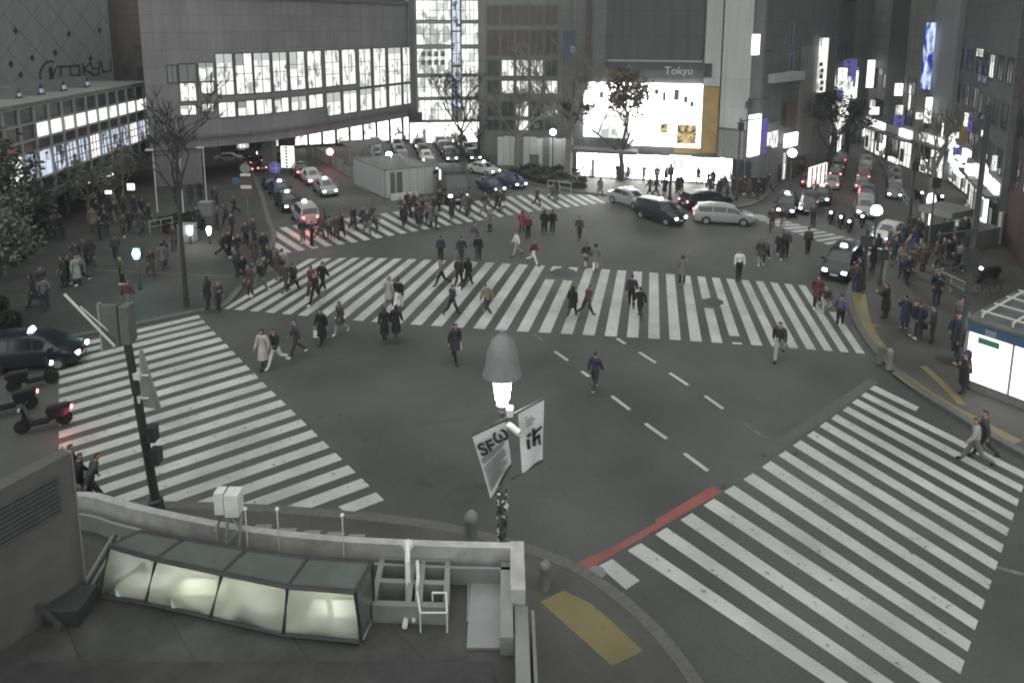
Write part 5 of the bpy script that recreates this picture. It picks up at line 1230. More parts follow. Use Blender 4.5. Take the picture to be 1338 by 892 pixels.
bare_tree('feathery low tree at the annex entrance left of the lit characters', 118, 285, 218, 1.0, 28, r0=.12, depth=5, leaves='leaf_mid', nleaf=900, lsize=.11)
bare_tree('large dark evergreen at the left edge beside the annex', -22, 376, 192, .42, 19, r0=.25, depth=5, leaves='leaf_dark', nleaf=2200, m='bark_dark', split=.25, lsize=.14, name='evergreen_tree')
bare_tree('dark bushy evergreen low at the far left of the plaza', -12, 440, 275, .65, 20, r0=.2, depth=5, leaves='leaf_mid', nleaf=2600, m='bark_dark', split=.22, lsize=.11, name='evergreen_tree')
bare_tree('dark rounded evergreen behind people at the left of the plaza', 44, 312, 256, .6, 21, r0=.12, depth=4, leaves='leaf_dark', nleaf=1800, m='bark_dark', split=.25, lsize=.17, name='evergreen_tree')
# ================================================================== VEHICLES
PAINT = {k: mat('paint_' + k, c, .28, var=.04, spec=.6) for k, c in dict(black=(.012, .013, .018), silver=(.26, .27, .27), white=(.50, .50, .49), green=(.20, .26, .10), navy=(.02, .03, .07), grey=(.12, .12, .125), dark=(.03, .03, .033), red=(.12, .02, .02), pale=(.36, .37, .36)).items()}
M['car_glass'] = mat('car_glass', (.018, .02, .024), .1, var=.1, spec=.8)
M['rubber'] = mat('rubber', (.018, .018, .018), .9)
M['rim'] = mat('rim', (.34, .35, .35), .35, metal=.5)
ST = dict(
 sedan=[(-2.30, .45, .78, .80, .70, .58), (-2.22, .28, .90, .94, .81, .66), (-1.72, .22, .97, 1.01, .85, .68), (-1.12, .22, .98, 1.43, .85, .59), (-.25, .22, .97, 1.49, .85, .61), (.42, .22, .96, 1.43, .85, .59), (1.18, .22, .94, .98, .85, .70), (1.95, .25, .84, .87, .82, .66), (2.22, .34, .70, .73, .75, .60), (2.30, .45, .60, .62, .66, .5)],
 van=[(-2.16, .5, .86, .90, .72, .60), (-2.12, .28, 1.02, 1.10, .82, .66), (-1.92, .22, 1.06, 1.66, .85, .66), (-1.0, .22, 1.06, 1.74, .85, .68), (.2, .22, 1.04, 1.73, .85, .68), (.72, .22, 1.02, 1.62, .85, .66), (1.42, .22, .98, 1.06, .85, .70), (1.95, .25, .88, .92, .82, .66), (2.14, .34, .72, .75, .76, .60), (2.2, .45, .60, .62, .68, .5)],
 wagon=[(-2.34, .5, .84, .88, .72, .60), (-2.30, .28, .98, 1.08, .83, .66), (-2.0, .22, 1.02, 1.50, .87, .66), (-1.0, .22, 1.01, 1.58, .87, .67), (.2, .22, .99, 1.56, .87, .66), (.75, .22, .97, 1.46, .87, .64), (1.5, .22, .94, .99, .87, .70), (2.05, .25, .84, .87, .83, .66), (2.3, .34, .70, .73, .75, .60), (2.36, .45, .60, .62, .66, .5)],
 box=[(-2.40, .4, 1.05, 1.9, .84, .80), (-2.36, .25, 1.05, 2.25, .86, .82), (-1.0, .25, 1.05, 2.3, .86, .82), (.9, .25, 1.05, 2.28, .86, .82), (1.45, .25, 1.05, 2.15, .86, .80), (2.15, .25, 1.0, 1.15, .86, .78), (2.34, .3, .80, .85, .84, .72), (2.4, .45, .62, .64, .76, .6)])
SIDE = dict(sedan=[(-1.5, -.30), (-.22, .92)], van=[(-1.85, -.75), (-.67, .25), (.33, 1.15)], wagon=[(-2.0, -.95), (-.87, .1), (.18, 1.2)], box=[(-2.2, -.8), (-.7, .55), (.7, 1.75)])
WX = dict(sedan=(-1.36, 1.36), van=(-1.32, 1.36), wagon=(-1.4, 1.42), box=(-1.4, 1.55))
def make_car(kind, roof_lamp, detail=True):
    S = ST[kind]; r = empty('car', (0, 0, 0), 0); kids = []
    def K(o, par=None): kids.append(o) if par is None else KIDS.setdefault(par.name, []).append(o); KIDS.setdefault(o.name, []); return o
    b = MB(); vs = []
    for (x, zl, zb, zr, wb, wr) in S:
        h = [(wb * .88, zl), (wb * .985, zl + .12), (wb, (zl + zb) / 2), (wb * .99, zb - .07), (wb * .96, zb), (wr, zr - .05), (wr * .78, zr)]
        vs += [(x, y, z) for y, z in h] + [(x, -y, z) for y, z in h[::-1]]
    n = 14; fs = []
    for i in range(len(S) - 1):
        for k in range(n): fs.append((i * n + k, i * n + (k + 1) % n, (i + 1) * n + (k + 1) % n, (i + 1) * n + k))
    fs += [tuple(range(n - 1, -1, -1)), tuple(range((len(S) - 1) * n, len(S) * n))]
    b.add(vs, [f[::-1] for f in fs])
    for wx in WX[kind]:
        for s in (1, -1):
            w_ = .865; b.lathe((wx, s * w_ if s > 0 else s * w_ - .012, .32), [(.37, 0), (.37, .012)], 18, 1, 'y')
    def at(x):
        for a, c in zip(S, S[1:]):
            if a[0] <= x <= c[0]: t = (x - a[0]) / (c[0] - a[0]); return [lerp(p, q, t) for p, q in zip(a, c)]
        return list(S[-1])
    b.box(S[0][0] + .1, S[-1][0] - .1, -.6, .6, .2, .3, 1)
    K(b.build('body', [PAINT['black'], M['rubber']], r, True, 32))
    def side_pt(x, t, s):
        _, zl, zb, zr, wb, wr = at(x); y = lerp(wb * .96, wr, t) + .012; return (x, s * y, lerp(zb, zr - .05, t) + .004)
    for s in (1, -1):
        for (x0, x1) in SIDE[kind]:
            g = MB(); m_ = 6; vs = []
            for i in range(m_ + 1): x = lerp(x0, x1, i / m_); vs += [side_pt(x, .08, s), side_pt(x, .86, s)]
            g.add(vs, [(2 * i, 2 * i + 1, 2 * i + 3, 2 * i + 2) for i in range(m_)]); K(g.build('window', M['car_glass'], r))
    xs = [q[0] for q in S]
    iw = next(i for i in range(len(S) - 1, 0, -1) if S[i - 1][3] - S[i][3] > .3)
    ir = next(i for i in range(len(S) - 1) if S[i + 1][3] - S[i][3] > .25)
    for (A, B_, sg) in ((S[iw - 1], S[iw], 1), (S[ir + 1], S[ir], -1)):
        def pt(t, k): return (lerp(A[0], B_[0], t) + sg * .014, k * lerp(A[5] * .86, B_[5] * .95, t) , lerp(A[3], B_[3], t) + .016 - .035 * abs(k))
        vs = []
        for t in (.1, .9): vs += [pt(t, k) for k in (-1, -.5, 0, .5, 1)]
        g = MB().add(vs, [(i, i + 1, i + 6, i + 5) for i in range(4)]); K(g.build('window', M['car_glass'], r))
    for wx in WX[kind]:
        for s in (1, -1):
            y = .70 if s > 0 else -.90
            t_ = K(MB().lathe((wx, y, .32), [(.2, 0), (.31, .02), (.325, .06), (.325, .15), (.31, .185), (.2, .195)], 20, 0, 'y').build('wheel', M['rubber'], r, True))
            K(MB().lathe((wx, s * .895, .32), [(.20, -.006), (.20, .006), (.10, .012)] if s > 0 else [(.10, -.012), (.20, -.006), (.20, .006)], 16, 0, 'y').build('rim', M['rim'], r), t_)
    xf, xr = S[-2][0], S[0][0]
    zf = at(xf - .05)
    for s in (1, -1):
        K(MB().box(xf - .12, xf + .07, s * .55 - .13, s * .55 + .13, zf[2] - .15, zf[2] + .0).build('headlight', M['head_on'], r))
        K(MB().box(xr - .03, xr + .16, s * .60 - .11, s * .60 + .11, S[1][2] - .22, S[1][2] - .05).build('taillight', M['tail_off'], r))
        xm = SIDE[kind][-1][1] - .12; a_ = at(xm); K(MB().box(xm, xm + .12, s * (a_[4] + .08) - .1, s * (a_[4] + .08) + .1, a_[2] + .02, a_[2] + .17).build('mirror', PAINT['black'], r))
    K(MB().box(S[-1][0] - .02, S[-1][0] + .02, -.22, .22, .42, .54).build('number_plate', M['white_sheet'], r))
    K(MB().box(S[0][0] - .02, S[0][0] + .02, -.22, .22, .55, .66).build('number_plate', M['white_sheet'], r))
    if roof_lamp:
        zr = max(q[3] for q in S); K(MB().add([(-.1, -.22, zr - .02), (.14, -.22, zr - .02), (.14, .22, zr - .02), (-.1, .22, zr - .02), (-.03, -.15, zr + .2), (.08, -.15, zr + .2), (.08, .15, zr + .2), (-.03, .15, zr + .2)], [(3, 2, 1, 0), (4, 5, 6, 7), (0, 1, 5, 4), (1, 2, 6, 5), (2, 3, 7, 6), (3, 0, 4, 7)]).build('roof_lamp', M['roof_on'], r))
    KIDS[r.name] = kids
    return r
PROTO = {}
def car(kind, u, v, u2, v2, paint, label, group, taxi=False, head=True, tail=False, cat='car', name=None, auto=True, z=0.0, scale=1.0):
    key = (kind, taxi)
    if key not in PROTO: PROTO[key] = make_car(kind, taxi); r = PROTO[key]; r.name = name or 'car'; KIDS[r.name] = KIDS.get('car', KIDS.get(r.name)) if r.name not in KIDS else KIDS[r.name]; src = r; new = False; PROTO[key] = r; r['_k'] = 1; kid = KIDS[r.name]; PK[key] = kid
    else:
        src = PROTO[key]; r = src.copy(); COL.objects.link(r); r.name = name or 'car'; kid = []
        for ch in PK[key]:
            c = ch.copy(); COL.objects.link(c); c.parent = r; kid.append(c)
            for g in KIDS.get(ch.name, []): d = g.copy(); COL.objects.link(d); d.parent = c
    p, q = G(u, v), G(u2, v2); r.location = (p.x, p.y, z); r.rotation_euler = (0, 0, math.atan2(q.y - p.y, q.x - p.x)); r.scale = (scale,) * 3
    for c in kid:
        n_ = c.name.split('.')[0]
        if n_ in ('body', 'mirror'): setmat(c, PAINT[paint])
        elif n_ == 'headlight': setmat(c, M['head_on'] if head else M['head_off'])
        elif n_ == 'taillight': setmat(c, M['tail_on'] if tail else M['tail_off'])
    tag(r, label, cat, group, auto=proj(r.location)[0] if auto else None)
    return r
PK = {}
gq = 'taxis queueing in the left road'
car('van', 399, 289, 352, 236, 'silver', 'pale taxi seen from behind with blazing red tail lights at the far crosswalk', gq, True, False, True, 'taxi', 'taxi', False, scale=.84)
car('sedan', 376, 271, 402, 298, 'black', 'black taxi with lit roof lamp waiting just behind the red-lit far crosswalk', gq, True, True, False, 'taxi', 'taxi', False, scale=.84)
car('sedan', 366, 256, 385, 276, 'navy', 'dark taxi second in the left lane queue behind the black one', gq, True, True, False, 'taxi', 'taxi', False, scale=.84)
car('sedan', 425, 252, 445, 270, 'silver', 'silver taxi heading the middle lane with both headlights toward the crossing', gq, True, True, False, 'taxi', 'taxi', False, scale=.84)
car('sedan', 407, 238, 424, 254, 'pale', 'pale car close behind the silver taxi in the middle lane', gq, False, True, False, 'car', 'car', False, scale=.84)
car('sedan', 392, 228, 378, 214, 'dark', 'dark car with red tail lights beside the lit notice panel', gq, False, False, True, 'car', 'car', False, scale=.84)
gf = 'far cars under the passage bridge'
for (u, v, u2, v2, pt, hd, tl) in [(300, 211, 330, 210, 'white', False, False), (318, 206, 335, 205, 'dark', True, False), (330, 215, 322, 206, 'red', False, True), (340, 222, 332, 212, 'dark', False, True), (345, 212, 338, 204, 'dark', False, True), (322, 224, 314, 214, 'grey', False, True), (365, 208, 350, 200, 'dark', False, False), (352, 244, 345, 232, 'navy', True, False)]:
    car('sedan', u, v, u2, v2, pt, {'white': 'white car standing crosswise under the left end of the footbridge', 'red': 'dark red car with red tail lights under the footbridge'}.get(pt, 'dark car with %s under the footbridge' % ('red tail lights' if tl else 'headlights' if hd else 'lights off')), gf, False, hd, tl, scale=.62)
gm = 'cars in the road behind the site enclosure'
# white bus with lit display
p, q = G(590, 262), G(600, 272)
car('box', 591, 259, 600, 271, 'pale', 'pale van with lit pink display above its windscreen beside the site enclosure', gm, False, True, False, 'van', 'van', False, scale=1.1)
f = FR(G(573, 262), G(604, 262)); r = empty('lit_display', f.o, f.a); zt_ = zat(f.o, 238)
tag(r, 'white lit panel with pink centre above the pale van', 'sign'); MB().fbox(f, 0, f.L, .9, 1.0, zt_, zt_ + .85).build('panel', M['lit_sign'], r); MB().fbox(f, f.L * .3, f.L * .75, .86, .898, zt_ + .35, zt_ + .7).build('lettering', glow('pink_glow', (1, .6, .75), 1.2), r); MB().fbox(f, .05, .13, 1.0, 1.08, 0, zt_ + .8).fbox(f, f.L - .13, f.L - .05, 1.0, 1.08, 0, zt_ + .8).build('post', M['dark_metal'], r)
for (u, v, u2, v2, pt, lb) in [(641, 249, 660, 258, 'navy', 'dark car with blazing headlights left of the bare hedge bed'), (668, 243, 686, 250, 'navy', 'dark car with blazing headlights nearest the hedge bed'), (632, 227, 650, 231, 'pale', 'pale taxi with roof lamp passing left of the hoarding')]:
    car('sedan', u, v, u2, v2, pt, lb or ('%s car with headlights on in the crowded road behind the enclosure' % {'white': 'white', 'silver': 'silver', 'dark': 'dark', 'navy': 'navy', 'pale': 'pale grey', 'grey': 'grey'}[pt]), gm, pt == 'pale', True, False, scale=.78)
def lane_cars(p0, d, lanes, n, gap, width, head, phrase, group, sc_, seed, skip=()):
    rr = random.Random(seed); d = Vector((d[0], d[1], 0)).normalized(); q = Vector((-d.y, d.x, 0))
    for k in range(lanes):
        for i in range(n):
            if (k, i) in skip: continue
            c = Vector((p0[0], p0[1], 0)) + q * width * k - d * gap * i + d * rr.uniform(-.3, .3); e = c + d * 3
            pt = rr.choice(['white', 'silver', 'dark', 'dark', 'black', 'black', 'grey', 'grey'] if head else ['dark', 'dark', 'grey', 'red', 'black', 'silver'])
            car(rr.choice(['sedan', 'sedan', 'wagon', 'van']) , *proj(c), *proj(e), pt, phrase % {'dark': 'dark', 'red': 'dark red', 'pale': 'pale grey'}.get(pt, pt), group, False, head, not head, scale=sc_)
lane_cars((-12.2, 65.6), (.22, -1), 5, 4, 4.3, 2.5, True, '%s car with headlights on in the road behind the enclosure', gm, .78, 5, skip=((4, 0), (3, 0)))
gc = 'vehicles crossing in front of the corner store'
car('sedan', 823, 268, 862, 280, 'silver', 'pale taxi with yellow-green flank rear-most before the bright store', gc, True, False, False, 'taxi', 'taxi', False, scale=.9)
car('van', 862, 288, 900, 299, 'black', 'black tall taxi with pale roof turning before the bright store', gc, True, True, False, 'taxi', 'taxi', False, scale=.9)
car('wagon', 922, 271, 950, 268, 'black', 'black car half hidden behind the silver wagon', gc, False, False, True, 'car', 'car', False, scale=.9)
car('wagon', 945, 291, 982, 293, 'silver', 'silver station wagon crossing before the far right crosswalk', gc, False, False, True, 'car', 'car', False, scale=.9)
gr = 'cars on the right road'
car('van', 1027, 277, 1024, 292, 'black', 'black taxi with white headlights stopped at the far right crosswalk', gr, True, True, False, 'taxi', 'taxi', False, scale=.84)
car('sedan', 1073, 262, 1070, 276, 'dark', 'dark car with bright headlights behind the taxi at the far right crosswalk', gr, True, True, False, 'taxi', 'taxi', False, scale=.84)
car('van', 1100, 356, 1086, 372, 'black', 'black taxi with lit roof lamp entering the wide crosswalk at right', gr, True, True, False, 'taxi', 'taxi', False, scale=.9)
car('box', 1160, 313, 1146, 323, 'white', 'white delivery van parked beside the right road', gr, False, True, False, 'van', 'van', False, scale=.8)
lane_cars((27.4, 60.4), (.48, .877), 1, 1, 4.1, 2.3, False, '%s car with red tail lights in the right road queue', gr, .72, 8)
lane_cars((31.2, 58.6), (.48, .877), 2, 1, 4.1, 2.3, False, '%s car with red tail lights in the right road queue', gr, .72, 9)
lane_cars((31.2 + 1.97, 58.6 + 3.6), (.48, .877), 2, 1, 4.1, 2.3, False, '%s car with red tail lights in the right road queue', gr, .72, 10)
lane_cars((31.2 + 3.94, 58.6 + 7.2), (.48, .877), 2, 1, 4.1, 2.3, False, '%s car with red tail lights in the right road queue', gr, .72, 12)
lane_cars((31.2 + 5.9, 58.6 + 10.8), (.48, .877), 2, 1, 4.1, 2.3, False, '%s car with red tail lights in the right road queue', gr, .72, 14)
lane_cars((32.5, 55.9), (-.48, -.877), 1, 3, 4.2, 2.3, True, '%s car with headlights on at the right kerb of the right road', gr, .72, 11)
lane_cars((23.4, 51.6), (-.45, -.9), 1, 1, 4, 2.4, True, '%s car with headlights on beside the waiting scooters', gr, .8, 3); lane_cars((27.3, 50.6), (-.45, -.9), 1, 1, 4, 2.4, True, '%s car with headlights on beside the waiting scooters', gr, .8, 6); lane_cars((29.2, 54.0), (-.45, -.9), 1, 1, 4, 2.4, True, '%s car with headlights on beside the waiting scooters', gr, .75, 7)
car('van', 46, 476, 92, 472, 'black', 'black taxi with lit roof lamp at the end of the left crosswalk', 'vehicles left of the left crosswalk', True, True, False, 'taxi', 'taxi', False, scale=.86)
# red glow of the tail lights on the road
for (u, v, e_) in [(404, 305, 60), (1122, 262, 60), (386, 240, 12)]:
    p = G(u, v); l = bpy.data.lights.new('tail_glow', 'POINT'); l.energy = e_; l.color = (1, .12, .15); l.shadow_soft_size = .3; lo = bpy.data.objects.new('tail_glow', l); COL.objects.link(lo); lo.location = (p.x, p.y, .8)
# scooters and motorcycles
def make_scooter():
    r = empty('motor_scooter', (0, 0, 0), 0); kids = []
    def K(o): kids.append(o); KIDS[o.name] = []; return o
    for x in (-.62, .62): K(MB().lathe((x, -.06, .26), [(.14, 0), (.25, .02), (.26, .06), (.25, .1), (.14, .12)], 16, 0, 'y').build('wheel', M['rubber'], r, True))
    K(MB().add([(-.75, -.18, .45), (-.2, -.2, .35), (-.2, .2, .35), (-.75, .18, .45), (-.85, -.15, .72), (-.1, -.16, .72), (-.1, .16, .72), (-.85, .15, .72)], [(3, 2, 1, 0), (4, 5, 6, 7), (0, 1, 5, 4), (1, 2, 6, 5), (2, 3, 7, 6), (3, 0, 4, 7)]).box(-.2, .35, -.16, .16, .26, .34).hexa([(.32, -.2, .3), (.45, -.2, .3), (.45, .2, .3), (.32, .2, .3), (.52, -.16, .95), (.62, -.16, .95), (.62, .16, .95), (.52, .16, .95)]).build('body', PAINT['black'], r))
    K(MB().hexa([(-.8, -.13, .722), (-.1, -.13, .722), (-.1, .13, .722), (-.8, .13, .722), (-.75, -.12, .82), (-.12, -.12, .79), (-.12, .12, .79), (-.75, .12, .82)]).build('seat', M['rubber'], r))
    K(MB().tube([(.45, -.34, 1.0), (.55, 0, .98), (.45, .34, 1.0)], .02, 6).tube([(.62, 0, .26), (.55, 0, .98)], .03, 6).build('handlebar', M['dark_metal'], r))
    K(MB().ball((.64, 0, .86), .085, 10, 6).build('headlight', M['head_on'], r)); K(MB().box(-.90, -.84, -.09, .09, .6, .68).build('taillight', M['tail_on'], r))
    KIDS[r.name] = kids; return r
SC = None
for (u, v, u2, v2, hd, tl, lb, g, z) in [(44, 506, 70, 500, True, False, 'black motor scooter with lit headlight behind the black taxi', None, 0), (58, 560, 30, 566, False, True, 'dark motor scooter with red tail light near the left crosswalk', None, 0), (14, 540, -20, 548, False, True, 'dark motor scooter at the left edge of the view', None, 0),
                                         (1086, 290, 1080, 302, True, False, 'left of the motor scooters waiting at the far right crosswalk', 1, 0), (1099, 296, 1093, 308, True, False, 'second of the motor scooters waiting at the far right crosswalk', 1, 0), (1110, 302, 1104, 314, True, False, 'third of the motor scooters waiting at the far right crosswalk', 1, 0), (1127, 295, 1121, 307, True, False, 'right of the motor scooters waiting at the far right crosswalk', 1, 0),
                                         (1200, 263, 1210, 270, True, False, 'left of two parked motor scooters by the right road kerb', 2, .12), (1226, 268, 1236, 275, True, False, 'right of two parked motor scooters by the right road kerb', 2, .12), (1290, 368, 1270, 372, True, False, 'motor scooter parked at the far right behind the kiosk', None, .12)]:
    if SC is None: r = SC = make_scooter(); kid = KIDS[r.name]
    else:
        r = SC.copy(); COL.objects.link(r); kid = []
        for ch in KIDS[SC.name]: c = ch.copy(); COL.objects.link(c); c.parent = r; kid.append(c)
    p, q = G(u, v, z), G(u2, v2, z); r.location = p; r.rotation_euler = (0, 0, math.atan2(q.y - p.y, q.x - p.x))
    for c in kid:
        if c.name.startswith('headlight'): setmat(c, M['head_on'] if hd else M['head_off'])
        if c.name.startswith('taillight'): setmat(c, M['tail_on'] if tl else M['tail_off'])
    tag(r, lb, 'scooter', {1: 'scooters at the far right crosswalk', 2: 'parked scooters'}.get(g))
p = G(80, 572); l = bpy.data.lights.new('tail_glow', 'POINT'); l.energy = 6; l.color = (1, .12, .2); l.shadow_soft_size = .1; lo = bpy.data.objects.new('tail_glow', l); COL.objects.link(lo); lo.location = (p.x + .1, p.y, .35)
# bicycle at the right
p = G(1287, 385, .12); r = empty('bicycle', p, 0); tag(r, 'dark bicycle parked behind the right mast', 'bicycle')
for s in (-.5, .5):
    b = MB()
    for k in range(20): t0, t1 = 6.283 * k / 20, 6.283 * (k + 1) / 20; b.tube([(p.x + s + .32 * math.cos(t0), p.y, .45 + .32 * math.sin(t0)), (p.x + s + .32 * math.cos(t1), p.y, .45 + .32 * math.sin(t1))], .02, 5)
    b.build('wheel', M['rubber'], r)
x, y = p.x, p.y
MB().tube([(x - .5, y, .45), (x - .15, y, .85), (x + .35, y, .9), (x + .5, y, .45)], .02, 5).tube([(x - .5, y, .45), (x, y, .45), (x + .35, y, .85)], .02, 5).tube([(x, y, .45), (x - .18, y, 1.0)], .02, 5).build('frame', M['dark_metal'], r)
MB().box(x - .3, x - .06, y - .07, y + .07, 1.0, 1.06).build('saddle', M['rubber'], r); MB().tube([(x + .3, y - .25, 1.05), (x + .36, y, 1.0), (x + .3, y + .25, 1.05)], .016, 5).build('handlebar', M['dark_metal'], r)

# ================================================================== PEOPLE
CL = {k: mat('cloth_' + k, c, .85, var=.15, scale=4) for k, c in dict(black=(.014, .014, .017), dark=(.03, .03, .036), navy=(.028, .032, .055), charcoal=(.05, .05, .055), grey=(.13, .13, .13), brown=(.065, .05, .042), khaki=(.16, .14, .10), cream=(.38, .36, .32), white=(.58, .58, .57), red=(.24, .04, .06), maroon=(.09, .035, .04), blue=(.07, .085, .13), pale=(.28, .28, .27)).items()}
HAIR = {k: mat('hair_' + k, c, .6) for k, c in dict(black=(.014, .012, .012), brown=(.05, .034, .025), light=(.19, .16, .12)).items()}
def body_mesh(pose):
    """one continuous figure grown from a skeleton; pose: stride, arms, lean"""
    st, arm, lean, kn = pose
    J = {}; Ed = []
    def j(n, x, y, z, r, r2=None): J[n] = (Vector((x, y, z)), r, r2 or r)
    def rotx(v, a): return Vector((v.x, v.y * math.cos(a) - v.z * math.sin(a), v.y * math.sin(a) + v.z * math.cos(a)))
    hip = Vector((0, 0, .92 - .03 * abs(math.sin(st))))
    up = lambda x, y, z: hip + rotx(Vector((x, y, z)), -lean)
    def J3(n, v, r, r2=None): J[n] = (v, r, r2 or r)
    J3('pelvis', hip, .135, .105); J3('waist', up(0, 0, .16), .118, .092); J3('chest', up(0, .01, .36), .15, .105); J3('collar', up(0, .0, .47), .085, .07)
    J3('neck', up(0, .015, .54), .05); J3('jaw', up(0, .035, .61), .066, .072); J3('head', up(0, .03, .68), .082, .092); J3('crown', up(0, .02, .755), .055, .06)
    Ed += [('pelvis', 'waist'), ('waist', 'chest'), ('chest', 'collar'), ('collar', 'neck'), ('neck', 'jaw'), ('jaw', 'head'), ('head', 'crown')]
    for s, nm in ((1, 'L'), (-1, 'R')):
        a = st * s
        h = hip + Vector((.085 * s, 0, -.05)); th = rotx(Vector((0, 0, -.42)), a); k = h + th
        bend = kn * (max(0, -a) * 1.5 + .06); sh = rotx(Vector((0, 0, -.40)), a - bend); an = k + sh; f = an + rotx(Vector((0, .15, -.045)), min(.1, -max(0, -a) * .9))
        J3('hip' + nm, h, .092); J3('knee' + nm, k, .06); J3('calf' + nm, k.lerp(an, .3), .056); J3('ankle' + nm, an, .038); J3('toe' + nm, f, .036, .03)
        Ed += [('pelvis', 'hip' + nm), ('hip' + nm, 'knee' + nm), ('knee' + nm, 'calf' + nm), ('calf' + nm, 'ankle' + nm), ('ankle' + nm, 'toe' + nm)]
        S_ = up(.175 * s, 0, .44)
        mode = arm[0 if s > 0 else 1]
        aa = {'swing': -st * s * .8, 'hang': .05, 'phone': .35, 'pocket': -.1, 'up': 2.5}[mode]; eb = {'swing': .35, 'hang': .12, 'phone': 1.75, 'pocket': .75, 'up': .6}[mode]
        e = S_ + rotx(Vector((.05 * s, 0, -.27)), aa - lean); wv = rotx(Vector(((-.06 if mode in ('phone', 'pocket') else .01) * s, 0, -.235)), aa + eb - lean); w_ = e + wv; hd = w_ + wv.normalized() * .09
        J3('sho' + nm, S_, .062); J3('elb' + nm, e, .045); J3('wri' + nm, w_, .030); J3('hand' + nm, hd, .034, .022)
        Ed += [('collar', 'sho' + nm), ('sho' + nm, 'elb' + nm), ('elb' + nm, 'wri' + nm), ('wri' + nm, 'hand' + nm)]
    names = list(J); idx = {n: i for i, n in enumerate(names)}
    me = bpy.data.meshes.new('skeleton'); me.from_pydata([J[n][0] for n in names], [(idx[a], idx[b]) for a, b in Ed], [])
    o = bpy.data.objects.new('skeleton', me); COL.objects.link(o)
    o.modifiers.new('skin', 'SKIN'); sv = me.skin_vertices[0].data
    for i, n in enumerate(names): sv[i].radius = (J[n][1], J[n][2]); sv[i].use_root = (i == 0)
    ss = o.modifiers.new('sub', 'SUBSURF'); ss.levels = 1; ss.render_levels = 1
    dg = bpy.context.evaluated_depsgraph_get(); ev = o.evaluated_get(dg); m2 = bpy.data.meshes.new_from_object(ev)
    vs = [v.co.copy() for v in m2.vertices]; fs = [tuple(p.vertices) for p in m2.polygons]; ns = [v.normal.copy() for v in m2.vertices]
    bpy.data.objects.remove(o); bpy.data.meshes.remove(m2)
    bones = [(a, b) for a, b in Ed]
    lab = []
    for v in vs:
        best = None
        for a, b in bones:
            A, B_ = J[a][0], J[b][0]; d = B_ - A; t = max(0, min(1, (v - A).dot(d) / d.length_squared)); q = (v - A - d * t).length - lerp(J[a][1], J[b][1], t)
            if best is None or q < best[0]: best = (q, a, b, t)
        lab.append(best[1:])
    zmin = min(v.z for v in vs)
    return J, vs, fs, ns, lab, zmin
def shell(vs, fs, ns, keep, off):
    use = sorted({i for f in fs if all(keep[i] for i in f) for i in f}); mp = {i: k for k, i in enumerate(use)}
    return [vs[i] + ns[i] * off for i in use], [tuple(mp[i] for i in f) for f in fs if all(keep[i] for i in f)]
PP = {}
